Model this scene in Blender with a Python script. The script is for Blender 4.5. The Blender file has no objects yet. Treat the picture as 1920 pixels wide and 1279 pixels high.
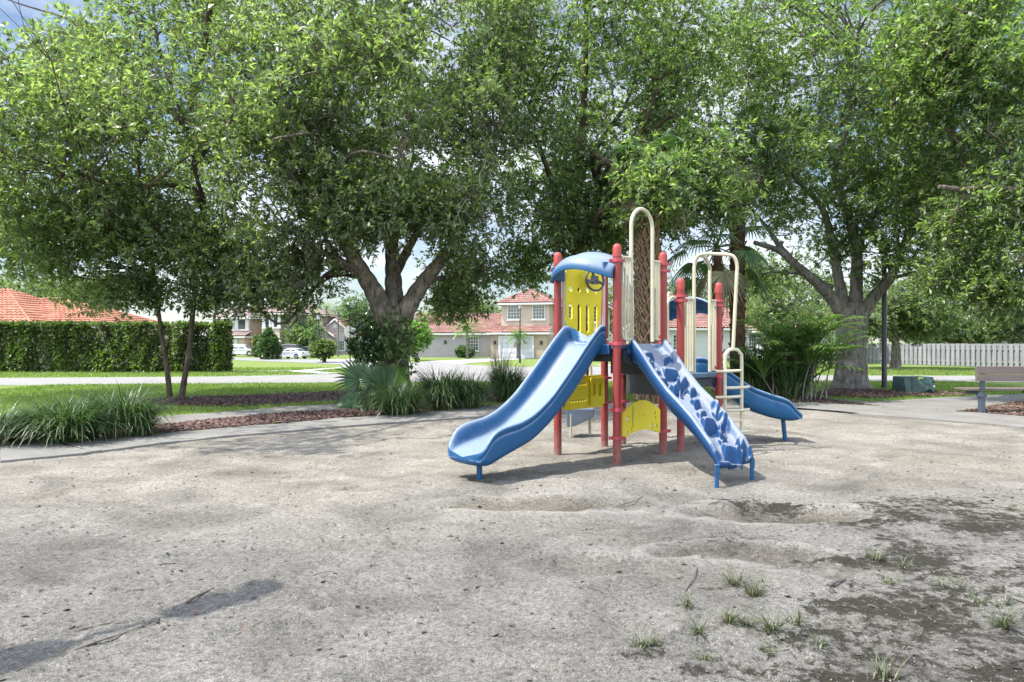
import bpy, bmesh, math, random
import numpy as np
from math import radians, sin, cos, pi, sqrt
from mathutils import Vector, Matrix
from mathutils.geometry import tessellate_polygon

# ------------------------------------------------------------------ camera, sky, sun, exposure
S = bpy.context.scene
COL = S.collection
CAMZ, FPX, CX, HY = 1.6, 1280.0, 960.0, 641.0
cam_d = bpy.data.cameras.new("camera")
cam = bpy.data.objects.new("camera", cam_d); COL.objects.link(cam)
cam.location = (0, 0, CAMZ); cam.rotation_euler = (radians(90), 0, 0)
cam_d.sensor_width = 36; cam_d.lens = 24; cam_d.shift_y = 1.5/1920
cam_d.clip_start = 0.05; cam_d.clip_end = 3000
S.camera = cam

SUN_EL, SUN_AZ = 61.0, 194.0        # azimuth of the sun measured from +X towards +Y
sdir = Vector((cos(radians(SUN_AZ))*cos(radians(SUN_EL)), sin(radians(SUN_AZ))*cos(radians(SUN_EL)), sin(radians(SUN_EL))))
sun_d = bpy.data.lights.new("sun", 'SUN'); sun_d.energy = 3.9; sun_d.angle = radians(0.53); sun_d.color = (1.0, 0.96, 0.90)
sun = bpy.data.objects.new("sun", sun_d); COL.objects.link(sun)
sun.rotation_euler = (-sdir).to_track_quat('-Z', 'Y').to_euler(); sun.location = (-20, 10, 40)

world = bpy.data.worlds.new("World"); S.world = world; world.use_nodes = True
wn, wl = world.node_tree.nodes, world.node_tree.links
wn.clear()
wo = wn.new('ShaderNodeOutputWorld'); bg = wn.new('ShaderNodeBackground'); bg.inputs['Strength'].default_value = 0.15
sky = wn.new('ShaderNodeTexSky'); sky.sky_type = 'NISHITA'; sky.sun_disc = False
sky.sun_elevation = radians(SUN_EL); sky.sun_rotation = radians(90 - SUN_AZ); sky.air_density = 1.0; sky.dust_density = 0.7; sky.ozone_density = 1.2
tc = wn.new('ShaderNodeTexCoord'); mp = wn.new('ShaderNodeMapping'); mp.inputs['Scale'].default_value = (1, 1, 2.6)
nz = wn.new('ShaderNodeTexNoise'); nz.inputs['Scale'].default_value = 2.2; nz.inputs['Detail'].default_value = 8; nz.inputs['Roughness'].default_value = 0.58
cr = wn.new('ShaderNodeValToRGB'); cr.color_ramp.elements[0].position = 0.43; cr.color_ramp.elements[1].position = 0.62
mx = wn.new('ShaderNodeMix'); mx.data_type = 'RGBA'
mx.inputs[7].default_value = (7.6, 7.9, 8.4, 1)
wl.new(tc.outputs['Generated'], mp.inputs['Vector']); wl.new(mp.outputs[0], nz.inputs['Vector']); wl.new(nz.outputs['Fac'], cr.inputs[0])
wl.new(cr.outputs[0], mx.inputs[0]); wl.new(sky.outputs[0], mx.inputs[6]); 
# sky brightness shaped as fill light: raised overhead and behind the camera, lowered ahead
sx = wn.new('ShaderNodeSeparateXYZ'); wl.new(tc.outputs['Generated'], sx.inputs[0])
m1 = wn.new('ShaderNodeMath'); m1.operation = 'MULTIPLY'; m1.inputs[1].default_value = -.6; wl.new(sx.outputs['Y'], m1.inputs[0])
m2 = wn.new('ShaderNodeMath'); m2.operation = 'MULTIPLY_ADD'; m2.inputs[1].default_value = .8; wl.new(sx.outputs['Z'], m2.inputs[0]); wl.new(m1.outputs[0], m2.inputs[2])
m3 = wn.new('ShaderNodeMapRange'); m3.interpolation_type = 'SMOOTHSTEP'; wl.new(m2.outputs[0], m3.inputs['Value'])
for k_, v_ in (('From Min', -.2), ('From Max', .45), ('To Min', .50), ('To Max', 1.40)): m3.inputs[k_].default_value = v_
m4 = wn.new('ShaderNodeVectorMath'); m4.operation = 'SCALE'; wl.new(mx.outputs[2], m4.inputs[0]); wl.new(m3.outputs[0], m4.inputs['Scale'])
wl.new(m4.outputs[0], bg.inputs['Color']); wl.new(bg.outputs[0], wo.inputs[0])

S.view_settings.view_transform = 'Standard'; S.view_settings.look = 'None'; S.view_settings.exposure = 1.14; S.view_settings.gamma = 1
try:
    S.cycles.max_bounces = 7; S.cycles.diffuse_bounces = 4; S.cycles.glossy_bounces = 3; S.cycles.transmission_bounces = 5
    S.cycles.transparent_max_bounces = 8; S.cycles.use_denoising = True; S.cycles.sample_clamp_indirect = 6
except Exception: pass

# ------------------------------------------------------------------ helpers
def X(px, d): return (px-CX)/FPX*d
def Z(py, d): return CAMZ-(py-HY)/FPX*d
def W(px, py, d): return Vector((X(px, d), d, Z(py, d)))
def G(px, py):                       # the ground point seen at a pixel
    d = CAMZ*FPX/(py-HY); return (X(px, d), d)
def GV(px, py, z=0.0):
    x, y = G(px, py); return Vector((x, y, z))

def link(o): COL.objects.link(o); return o
def tag(o, label=None, cat=None, group=None, kind=None):
    if label: o["label"] = label
    if cat: o["category"] = cat
    if group: o["group"] = group
    if kind: o["kind"] = kind
    return o
def thing(name, loc, label, cat, group=None, rz=0.0):
    o = bpy.data.objects.new(name, None); o.empty_display_size = 0.2
    o.location = loc; o.rotation_euler = (0, 0, rz); link(o)
    return tag(o, label, cat, group)
def copy_tree(o, parent=None):
    kids = [c for c in bpy.data.objects if c.parent == o]
    n = o.copy(); link(n)
    if parent is not None: n.parent = parent
    for c in kids: copy_tree(c, n)
    return n

class MB:
    """collects shapes for ONE mesh object"""
    def __init__(s): s.v = []; s.f = []
    def add(s, vs, fs):
        b = len(s.v); s.v.extend([tuple(p) for p in vs]); s.f.extend([tuple(i+b for i in f) for f in fs]); return s
    def box(s, c, size, M=None):
        cx, cy, cz = c; hx, hy, hz = size[0]/2, size[1]/2, size[2]/2
        vs = [Vector((x, y, z)) for z in (-hz, hz) for y in (-hy, hy) for x in (-hx, hx)]
        if M is not None: vs = [M @ p for p in vs]
        vs = [p+Vector(c) for p in vs]
        return s.add(vs, [(0,2,3,1),(4,5,7,6),(0,1,5,4),(2,6,7,3),(0,4,6,2),(1,3,7,5)])
    def tube(s, pts, r, n=8, cap=True, closed=False):
        P = [Vector(p) for p in pts]; k = len(P)
        R = [r]*k if isinstance(r, (int, float)) else list(r)
        up = None; rings = []
        for i in range(k):
            if closed: t = P[(i+1) % k]-P[i-1]
            else: t = P[min(i+1, k-1)]-P[max(i-1, 0)]
            if t.length < 1e-9: t = Vector((0, 0, 1))
            t.normalize()
            if up is None:
                up = Vector((0, 0, 1)) if abs(t.z) < .9 else Vector((1, 0, 0))
            a = up-t*up.dot(t)
            if a.length < 1e-6: a = t.orthogonal()
            a.normalize(); b = t.cross(a); up = a
            rings.append([P[i]+(a*cos(2*pi*j/n)+b*sin(2*pi*j/n))*R[i] for j in range(n)])
        vs = [p for q in rings for p in q]; fs = []
        m = k if closed else k-1
        for i in range(m):
            i2 = (i+1) % k
            for j in range(n):
                j2 = (j+1) % n
                fs.append((i*n+j, i*n+j2, i2*n+j2, i2*n+j))
        if cap and not closed:
            fs.append(tuple(range(n-1, -1, -1))); fs.append(tuple((k-1)*n+j for j in range(n)))
        return s.add(vs, fs)
    def lathe(s, prof, c=(0, 0, 0), n=20):
        """prof = (radius, z) list, around z"""
        vs = []; fs = []; k = len(prof)
        for (r, z) in prof:
            for j in range(n): vs.append((c[0]+r*cos(2*pi*j/n), c[1]+r*sin(2*pi*j/n), c[2]+z))
        for i in range(k-1):
            for j in range(n):
                j2 = (j+1) % n; fs.append((i*n+j, i*n+j2, (i+1)*n+j2, (i+1)*n+j))
        fs.append(tuple(range(n-1, -1, -1))); fs.append(tuple((k-1)*n+j for j in range(n)))
        return s.add(vs, fs)
    def plate(s, outline, holes, o, ax, ay, th):
        """flat plate with holes: outline/holes in 2D, o + x*ax + y*ay, thickness th along ax x ay (centred)"""
        o, ax, ay = Vector(o), Vector(ax), Vector(ay); nrm = ax.cross(ay).normalized()
        loops = [list(outline)]+[list(h) for h in holes]
        tris = tessellate_polygon([[Vector((p[0], p[1], 0)) for p in l] for l in loops])
        flat = [p for l in loops for p in l]; n = len(flat)
        A = [o+ax*p[0]+ay*p[1]+nrm*th/2 for p in flat]; B = [o+ax*p[0]+ay*p[1]-nrm*th/2 for p in flat]
        fs = []
        for t in tris:
            a, b, c = [flat[i] for i in t]
            if (b[0]-a[0])*(c[1]-a[1])-(b[1]-a[1])*(c[0]-a[0]) < 0: t = (t[0], t[2], t[1])
            fs.append(tuple(t)); fs.append((t[0]+n, t[2]+n, t[1]+n))
        b0 = 0
        for l in loops:
            m = len(l)
            for i in range(m): fs.append((b0+i, b0+(i+1) % m, n+b0+(i+1) % m, n+b0+i))
            b0 += m
        return s.add(A+B, fs)
    def grid(s, rows, wrap=False):
        """rows of equal-length point lists"""
        k, n = len(rows), len(rows[0]); fs = []
        for i in range(k-1):
            for j in range(n if wrap else n-1):
                j2 = (j+1) % n; fs.append((i*n+j, i*n+j2, (i+1)*n+j2, (i+1)*n+j))
        return s.add([p for r in rows for p in r], fs)
    def build(s, name, mat, parent=None, smooth=True, angle=35, bevel=0.0, subsurf=0, world=True, fixn=False):
        off = Vector((0, 0, 0))
        if parent is not None and world:
            q = parent
            while q is not None: off += Vector(q.location); q = q.parent
        me = bpy.data.meshes.new(name)
        me.from_pydata([(p[0]-off.x, p[1]-off.y, p[2]-off.z) for p in s.v], [], s.f); me.update()
        if fixn:
            bm = bmesh.new(); bm.from_mesh(me); bmesh.ops.recalc_face_normals(bm, faces=bm.faces); bm.to_mesh(me); bm.free()
        if smooth:
            me.polygons.foreach_set('use_smooth', [True]*len(me.polygons))
            if angle < 180 and not subsurf: me.set_sharp_from_angle(angle=radians(angle))
        o = bpy.data.objects.new(name, me); link(o)
        if mat: me.materials.append(mat)
        if parent is not None: o.parent = parent
        if bevel:
            b = o.modifiers.new("bevel", 'BEVEL'); b.width = bevel; b.segments = 2; b.limit_method = 'ANGLE'; b.angle_limit = radians(40)
        if subsurf:
            m = o.modifiers.new("subdivision", 'SUBSURF'); m.levels = subsurf; m.render_levels = subsurf
        return o

def np_mesh(name, V, quads, mat, parent=None, smooth=False, attrs=None):
    """fast mesh of quads (n,4) from numpy arrays in world coordinates"""
    V = np.asarray(V, np.float32); quads = np.asarray(quads, np.int32)
    if parent is not None:
        q = parent; off = np.zeros(3, np.float32)
        while q is not None: off += np.array(q.location, np.float32); q = q.parent
        V = V-off
    me = bpy.data.meshes.new(name)
    me.vertices.add(len(V)); me.vertices.foreach_set('co', V.ravel())
    k = quads.shape[1]
    me.loops.add(quads.size); me.loops.foreach_set('vertex_index', quads.ravel())
    me.polygons.add(len(quads)); me.polygons.foreach_set('loop_start', np.arange(0, quads.size, k, dtype=np.int32))
    if smooth: me.polygons.foreach_set('use_smooth', np.ones(len(quads), bool))
    for an, av in (attrs or {}).items():
        a = me.attributes.new(an, 'FLOAT', 'POINT'); a.data.foreach_set('value', np.asarray(av, np.float32))
    me.update(calc_edges=True); me.validate()
    o = bpy.data.objects.new(name, me); link(o); me.materials.append(mat)
    if parent is not None: o.parent = parent
    return o

def catmull(P, k=6):
    P = [Vector(p) for p in P]; Q = [P[0]*2-P[1]]+P+[P[-1]*2-P[-2]]; out = []
    for i in range(1, len(Q)-2):
        for j in range(k):
            t = j/k; a, b, c, d = Q[i-1], Q[i], Q[i+1], Q[i+2]
            out.append(.5*((2*b)+(c-a)*t+(2*a-5*b+4*c-d)*t*t+(3*b-a-3*c+d)*t**3))
    out.append(P[-1]); return out
def lerp(a, b, t): return a+(b-a)*t
def interp(x, xs, ys): return float(np.interp(x, xs, ys))
def smooth01(a, b, x):
    t = np.clip((x-a)/(b-a), 0, 1); return t*t*(3-2*t)

_rs = np.random.RandomState(5)
_tab = _rs.rand(64, 64, 64).astype(np.float32)
def vnoise(P):
    """trilinear value noise of an (n,3) array, 0..1"""
    P = np.asarray(P, np.float64); i = np.floor(P).astype(int); f = P-i; f = f*f*(3-2*f); o = 0
    for dx in (0, 1):
        for dy in (0, 1):
            for dz in (0, 1):
                w = (f[:, 0] if dx else 1-f[:, 0])*(f[:, 1] if dy else 1-f[:, 1])*(f[:, 2] if dz else 1-f[:, 2])
                o = o+w*_tab[(i[:, 0]+dx) % 64, (i[:, 1]+dy) % 64, (i[:, 2]+dz) % 64]
    return o
def fbm(P, oct=4):
    P = np.asarray(P, np.float64); s = 0; a = .5; t = 0
    for k in range(oct): s = s+a*vnoise(P*(2**k)+k*17.3); t += a; a *= .5
    return s/t

# ------------------------------------------------------------------ materials
def newmat(name):
    m = bpy.data.materials.new(name); m.use_nodes = True
    nt = m.node_tree; return m, nt.nodes, nt.links, nt.nodes['Principled BSDF']
def N(nodes, t, **kw):
    n = nodes.new(t)
    for k, v in kw.items():
        if k in n.inputs: n.inputs[k].default_value = v
        else: setattr(n, k, v)
    return n
def ramp(nodes, stops, interp='LINEAR'):
    r = nodes.new('ShaderNodeValToRGB'); e = r.color_ramp.elements; r.color_ramp.interpolation = interp
    while len(e) > 1: e.remove(e[-1])
    e[0].position = stops[0][0]; e[0].color = (*stops[0][1], 1)
    for p, c in stops[1:]:
        q = e.new(p); q.color = (*c, 1)
    return r
def simple(name, c1, c2=None, scale=4.0, rough=.6, bump=.0, bscale=40.0, spec=.5, metal=0.0, detail=6, bdist=.01, stretch=None, coord='Object'):
    """two-tone noise colour + noise bump"""
    m, n, l, b = newmat(name); c2 = c2 or tuple(x*.75 for x in c1)
    t = N(n, 'ShaderNodeTexCoord'); src = t.outputs[coord]
    if stretch:
        mpn = N(n, 'ShaderNodeMapping'); mpn.inputs['Scale'].default_value = stretch; l.new(src, mpn.inputs[0]); src = mpn.outputs[0]
    a = N(n, 'ShaderNodeTexNoise', Scale=scale, Detail=detail, Roughness=.6); l.new(src, a.inputs['Vector'])
    r = ramp(n, [(.3, c1), (.7, c2)]); l.new(a.outputs['Fac'], r.inputs[0]); l.new(r.outputs[0], b.inputs['Base Color'])
    b.inputs['Roughness'].default_value = rough; b.inputs['Metallic'].default_value = metal; b.inputs['Specular IOR Level'].default_value = spec
    if bump:
        a2 = N(n, 'ShaderNodeTexNoise', Scale=bscale, Detail=5); l.new(src, a2.inputs['Vector'])
        bp = N(n, 'ShaderNodeBump', Strength=bump, Distance=bdist); l.new(a2.outputs['Fac'], bp.inputs['Height']); l.new(bp.outputs[0], b.inputs['Normal'])
    return m
def leafmat(name, stops, rough=.48, trans=.44, spec=1.1, tint=(.66, .84, .30)):
    """leaves: colour differs from leaf to leaf and from clump to clump"""
    m, n, l, b = newmat(name)
    g = N(n, 'ShaderNodeNewGeometry'); t = N(n, 'ShaderNodeTexCoord')
    a = N(n, 'ShaderNodeTexNoise', Scale=.55, Detail=3); l.new(t.outputs['Object'], a.inputs['Vector'])
    mm = N(n, 'ShaderNodeMath', operation='MULTIPLY_ADD'); l.new(a.outputs['Fac'], mm.inputs[0]); mm.inputs[1].default_value = .9; mm.inputs[2].default_value = -.45
    ad = N(n, 'ShaderNodeMath', operation='ADD', use_clamp=True); l.new(g.outputs['Random Per Island'], ad.inputs[0]); l.new(mm.outputs[0], ad.inputs[1])
    r = ramp(n, stops); l.new(ad.outputs[0], r.inputs[0]); l.new(r.outputs[0], b.inputs['Base Color'])
    b.inputs['Roughness'].default_value = rough; b.inputs['Specular IOR Level'].default_value = spec
    tr = N(n, 'ShaderNodeBsdfTranslucent'); mc = N(n, 'ShaderNodeMix', data_type='RGBA', blend_type='MULTIPLY'); mc.inputs[0].default_value = 1
    l.new(r.outputs[0], mc.inputs[6]); mc.inputs[7].default_value = (*[x*2.6 for x in tint], 1)
    l.new(mc.outputs[2], tr.inputs['Color'])
    ms = N(n, 'ShaderNodeMixShader'); ms.inputs[0].default_value = trans
    l.new(b.outputs[0], ms.inputs[1]); l.new(tr.outputs[0], ms.inputs[2]); l.new(ms.outputs[0], n['Material Output'].inputs[0])
    return m
def weathered_toplit(name, deep, faded, rough=.38, amount=1.0, lo=.12, hi=.72, nz=.36):
    """moulded plastic: chalky upper faces, with sky sheen and shaded steep faces painted in"""
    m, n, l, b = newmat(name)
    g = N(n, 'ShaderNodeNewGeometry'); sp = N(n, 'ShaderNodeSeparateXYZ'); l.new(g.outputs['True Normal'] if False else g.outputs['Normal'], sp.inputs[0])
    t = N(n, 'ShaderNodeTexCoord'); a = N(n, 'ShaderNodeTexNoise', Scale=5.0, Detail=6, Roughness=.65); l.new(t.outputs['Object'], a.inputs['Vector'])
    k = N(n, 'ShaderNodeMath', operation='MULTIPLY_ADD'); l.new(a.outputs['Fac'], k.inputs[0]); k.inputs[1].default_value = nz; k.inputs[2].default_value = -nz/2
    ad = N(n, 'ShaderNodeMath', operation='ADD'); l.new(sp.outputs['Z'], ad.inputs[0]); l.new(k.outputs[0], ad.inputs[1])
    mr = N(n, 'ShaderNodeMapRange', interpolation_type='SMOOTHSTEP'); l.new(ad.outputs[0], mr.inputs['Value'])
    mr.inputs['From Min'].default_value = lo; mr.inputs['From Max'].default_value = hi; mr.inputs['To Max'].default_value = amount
    mxx = N(n, 'ShaderNodeMix', data_type='RGBA'); l.new(mr.outputs[0], mxx.inputs[0]); mxx.inputs[6].default_value = (*deep, 1); mxx.inputs[7].default_value = (*faded, 1)  # colour by normal: chalk plus sky sheen on top, shade on steep sides
    # fine scuffs
    a3 = N(n, 'ShaderNodeTexNoise', Scale=60, Detail=4); l.new(t.outputs['Object'], a3.inputs['Vector'])
    r3 = ramp(n, [(.35, (.86, .86, .86)), (.65, (1.08, 1.08, 1.08))]); l.new(a3.outputs['Fac'], r3.inputs[0])
    mul = N(n, 'ShaderNodeMix', data_type='RGBA', blend_type='MULTIPLY'); mul.inputs[0].default_value = 1; l.new(mxx.outputs[2], mul.inputs[6]); l.new(r3.outputs[0], mul.inputs[7])
    l.new(mul.outputs[2], b.inputs['Base Color'])
    b.inputs['Roughness'].default_value = rough; b.inputs['Specular IOR Level'].default_value = .3
    bp = N(n, 'ShaderNodeBump', Strength=.06, Distance=.004); l.new(a3.outputs['Fac'], bp.inputs['Height']); l.new(bp.outputs[0], b.inputs['Normal'])
    return m

def barkmat(name, c1, c2):
    """furrowed bark: ridges run up the trunk, dark in the cracks, with pale lichen patches"""
    m, n, l, b = newmat(name); t = N(n, 'ShaderNodeTexCoord'); mpn = N(n, 'ShaderNodeMapping'); mpn.inputs['Scale'].default_value = (1, 1, .22); l.new(t.outputs['Object'], mpn.inputs[0])
    a = N(n, 'ShaderNodeTexNoise', Scale=13, Detail=8, Roughness=.68, Distortion=.5); l.new(mpn.outputs[0], a.inputs['Vector'])
    r = ramp(n, [(.36, c2), (.47, tuple(lerp(x, y, .6) for x, y in zip(c2, c1))), (.62, c1)]); l.new(a.outputs['Fac'], r.inputs[0])
    p = N(n, 'ShaderNodeTexNoise', Scale=2.2, Detail=5); l.new(t.outputs['Object'], p.inputs['Vector']); rp = ramp(n, [(.52, (.72, .72, .72)), (.70, (1.35, 1.35, 1.38))]); l.new(p.outputs['Fac'], rp.inputs[0])
    mu = N(n, 'ShaderNodeMix', data_type='RGBA', blend_type='MULTIPLY'); mu.inputs[0].default_value = 1; l.new(r.outputs[0], mu.inputs[6]); l.new(rp.outputs[0], mu.inputs[7]); l.new(mu.outputs[2], b.inputs['Base Color'])
    b.inputs['Roughness'].default_value = .95; b.inputs['Specular IOR Level'].default_value = .2
    bp = N(n, 'ShaderNodeBump', Strength=1.0, Distance=.06); l.new(a.outputs['Fac'], bp.inputs['Height']); l.new(bp.outputs[0], b.inputs['Normal']); return m
def worn(name, c1, c2, chip):
    """painted surface: uneven fading, small chips and scratches, dust thrown up near the ground"""
    m, n, l, b = newmat(name); t = N(n, 'ShaderNodeTexCoord'); P = t.outputs['Object']
    a = N(n, 'ShaderNodeTexNoise', Scale=4, Detail=8, Roughness=.65); l.new(P, a.inputs['Vector']); r = ramp(n, [(.32, c2), (.68, c1)]); l.new(a.outputs['Fac'], r.inputs[0])
    k = N(n, 'ShaderNodeTexNoise', Scale=34, Detail=6, Roughness=.7); l.new(P, k.inputs['Vector']); rk = ramp(n, [(.665, (0, 0, 0)), (.70, (1, 1, 1))]); l.new(k.outputs['Fac'], rk.inputs[0])
    m1 = N(n, 'ShaderNodeMix', data_type='RGBA'); l.new(rk.outputs[0], m1.inputs[0]); l.new(r.outputs[0], m1.inputs[6]); m1.inputs[7].default_value = (*chip, 1)
    s = N(n, 'ShaderNodeSeparateXYZ'); l.new(P, s.inputs[0]); z = N(n, 'ShaderNodeMapRange'); l.new(s.outputs['Z'], z.inputs['Value']); z.inputs['From Min'].default_value = .02; z.inputs['From Max'].default_value = .42; z.inputs['To Min'].default_value = .62; z.inputs['To Max'].default_value = 0
    d = N(n, 'ShaderNodeMath', operation='MULTIPLY'); l.new(z.outputs[0], d.inputs[0]); rd = ramp(n, [(.35, (.15, .15, .15)), (.62, (1, 1, 1))]); k2 = N(n, 'ShaderNodeTexNoise', Scale=16, Detail=6); l.new(P, k2.inputs['Vector']); l.new(k2.outputs['Fac'], rd.inputs[0]); l.new(rd.outputs[0], d.inputs[1])
    m2 = N(n, 'ShaderNodeMix', data_type='RGBA'); l.new(d.outputs[0], m2.inputs[0]); l.new(m1.outputs[2], m2.inputs[6]); m2.inputs[7].default_value = (.20, .18, .155, 1)
    l.new(m2.outputs[2], b.inputs['Base Color']); rr = ramp(n, [(.3, (.42, .42, .42)), (.7, (.62, .62, .62))]); l.new(a.outputs['Fac'], rr.inputs[0]); l.new(rr.outputs[0], b.inputs['Roughness'])
    bp = N(n, 'ShaderNodeBump', Strength=.12, Distance=.003); l.new(k.outputs['Fac'], bp.inputs['Height']); l.new(bp.outputs[0], b.inputs['Normal']); return m
M = {}
M['blue'] = weathered_toplit('blue_plastic', (.013, .078, .185), (.185, .235, .305))
M['blue_hood'] = weathered_toplit('blue_plastic_hood', (.013, .078, .185), (.17, .215, .29), lo=-.05, hi=.5, nz=.25)
M['blue_wall'] = weathered_toplit('blue_plastic_wall', (.007, .050, .145), (.170, .198, .250), lo=.44, hi=.60, nz=.08, rough=.55)
M['red'] = worn('red_powder_coat', (.265, .030, .024), (.205, .022, .019), (.36, .15, .12))
M['redcap'] = simple('red_cap', (.36, .048, .04), (.29, .035, .032), scale=12, rough=.55)
M['clamp'] = simple('clamp_red', (.42, .05, .07), (.34, .05, .06), scale=20, rough=.45)
M['yellow'] = worn('yellow_panel', (.74, .60, .012), (.64, .51, .010), (.40, .34, .08))
M['cream'] = worn('cream_tube', (.54, .49, .35), (.44, .39, .27), (.30, .22, .14))
M['pinkcream'] = simple('pink_cream_edge', (.62, .48, .38), (.55, .42, .34), scale=8, rough=.55)
M['deck'] = simple('deck_dark', (.035, .045, .055), (.02, .025, .03), scale=10, rough=.7)
M['deckedge'] = simple('deck_edge_blue_grey', (.06, .11, .17), (.045, .085, .13), scale=8, rough=.55)
M['charcoal'] = simple('charcoal_plastic', (.05, .055, .065), (.035, .04, .045), scale=10, rough=.45)
M['greyplastic'] = simple('grey_plastic', (.11, .14, .19), (.085, .11, .15), scale=10, rough=.5)
M['steel'] = simple('bolt_steel', (.5, .5, .5), rough=.35, metal=1.0)
M['bark'] = barkmat('bark', (.27, .235, .195), (.06, .048, .038))
M['barkdark'] = barkmat('bark_dark', (.15, .115, .085), (.045, .033, .025))
M['barkgrey'] = barkmat('bark_grey', (.30, .275, .24), (.085, .07, .058))
M['boot'] = simple('palm_boot', (.20, .135, .075), (.095, .064, .036), scale=9, rough=.85, bump=.6, bscale=30, bdist=.01)
M['palmtrunk'] = simple('palm_trunk_fibre', (.16, .09, .05), (.07, .04, .022), scale=12, rough=.95, bump=.6, bscale=30, bdist=.02)
greens = [(0.0, (.08, .062, .04)), (.04, (.050, .068, .036)), (.3, (.100, .130, .066)), (.6, (.160, .196, .102)), (.88, (.235, .27, .14)), (1.0, (.33, .36, .16))]
M['leafA'] = leafmat('leaf_olive', greens)
M['leafB'] = leafmat('leaf_green', [(0, (.08, .065, .04)), (.03, (.046, .070, .030)), (.3, (.092, .134, .054)), (.6, (.146, .200, .082)), (.88, (.22, .27, .115)), (1, (.32, .37, .14))])
M['leafC'] = leafmat('leaf_greyish', [(0, (.05, .072, .036)), (.4, (.095, .13, .062)), (.8, (.15, .19, .09)), (1, (.22, .26, .12))])
M['leafH'] = leafmat('leaf_hedge', [(0, (.022, .038, .014)), (.4, (.060, .090, .026)), (.8, (.115, .15, .042)), (1, (.19, .22, .07))])
M['leafY'] = leafmat('leaf_light', [(0, (.05, .11, .015)), (.5, (.10, .20, .03)), (1, (.20, .30, .06))], trans=.35)
M['leafD'] = leafmat('leaf_dark_glossy', [(0, (.024, .05, .02)), (.6, (.055, .10, .034)), (1, (.11, .165, .06))], rough=.3)
M['strap'] = leafmat('strap_leaf', [(0, (.02, .042, .016)), (.5, (.045, .085, .03)), (.85, (.085, .13, .05)), (1, (.16, .19, .09))], rough=.42, trans=.2, spec=.4)
M['palm'] = leafmat('palm_leaf', [(0, (.055, .105, .025)), (.5, (.10, .175, .04)), (1, (.18, .25, .07))], rough=.4, trans=.4)
M['fan'] = leafmat('fan_leaf', [(0, (.03, .065, .03)), (.5, (.055, .105, .042)), (1, (.11, .17, .065))], rough=.45, trans=.2, spec=.4)
M['palmdead'] = leafmat('palm_leaf_dry', [(0, (.12, .10, .06)), (.5, (.22, .19, .11)), (1, (.34, .30, .19))], rough=.7, trans=.2)
M['grassblade'] = leafmat('grass_blade', [(0, (.07, .12, .012)), (.5, (.125, .19, .02)), (1, (.21, .25, .04))], rough=.5, trans=.35)
M['weed'] = leafmat('weed_blade', [(0, (.14, .11, .06)), (.3, (.065, .065, .028)), (.65, (.05, .072, .022)), (1, (.085, .105, .034))], rough=.6, trans=.25)
M['twig'] = simple('dead_twig', (.36, .33, .29), (.22, .20, .17), scale=9, rough=.9)
M['stick'] = simple('stick_wood', (.13, .11, .09), (.06, .05, .04), scale=20, rough=.9, bump=.4, bscale=60)
M['litter'] = leafmat('dry_leaf', [(0, (.018, .015, .012)), (.7, (.05, .036, .026)), (.95, (.07, .045, .03)), (1, (.10, .048, .032))], rough=.8, trans=.1)
def unit(v): return v/(np.linalg.norm(v, axis=-1, keepdims=True)+1e-9)
def strips(paths, widths, fold=.0):
    """paths (n,k,3), widths (n,k): flat ribbons with real orientation"""
    n, k, _ = paths.shape; t = np.gradient(paths, axis=1); t = unit(t)
    up = np.zeros_like(t); up[..., 2] = 1; s = unit(np.cross(t, up)+1e-6)
    A = paths-s*widths[..., None]; B = paths+s*widths[..., None]
    V = np.stack([A, B], 2).reshape(-1, 3)
    base = (np.arange(n)*k*2)[:, None]; j = np.arange(k-1)[None]*2; a = (base+j).ravel()
    return V, np.stack([a, a+1, a+3, a+2], 1)
# ------------------------------------------------------------------ ground
def inpoly(P, poly):
    P = np.asarray(P, float); x, y = P[:, 0], P[:, 1]; r = np.zeros(len(P), bool); n = len(poly); j = n-1
    for i in range(n):
        xi, yi = poly[i][0], poly[i][1]; xj, yj = poly[j][0], poly[j][1]
        c = ((yi > y) != (yj > y)) & (x < (xj-xi)*(y-yi)/((yj-yi)+1e-12)+xi); r ^= c; j = i
    return r
def smoothline(P, k=5): return [(p.x, p.y) for p in catmull([(a, b, 0) for a, b in P], k)]

# the edges of the path that curves round the sand (as ground points), continued past the frame on both sides
ring_in = smoothline([(-16.5, 1.0), (-12.0, 5.0)]+[G(*p) for p in [(0,868),(191,848),(287,836),(383,825),(450,818),(560,809),(650,801),(760,793),(860,786),(960,780),(1100,773),(1250,768),(1400,766),(1504,767),(1650,781),(1802,792.5),(1920,804)]]+[(10.6, 8.6), (12.4, 4.0), (13.5, -1.0)], 4)
ring_out = smoothline([(-17.6, 2.0), (-12.7, 6.4)]+[G(*p) for p in [(0,839),(110,833),(219,825),(287,818),(356,811),(450,803),(560,794),(640,786),(724,781),(799,775),(902,765),(949,760),(1100,757),(1250,755),(1400,754),(1501,757),(1647,764),(1796,774.5),(1920,783)]]+[(12.2, 9.4), (13.8, 4.4), (15.0, -1.0)], 4)
sand_poly = [(-16.5, -8), (-16.5, 1.0)]+ring_in+[(13.5, -8)]
ring_mid = [((a[0]+b[0])/2, (a[1]+b[1])/2) for a, b in zip(ring_in, ring_out)]
sand_clip = [(ring_mid[0][0], -8)]+ring_mid+[(ring_mid[-1][0], -8)]

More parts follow.
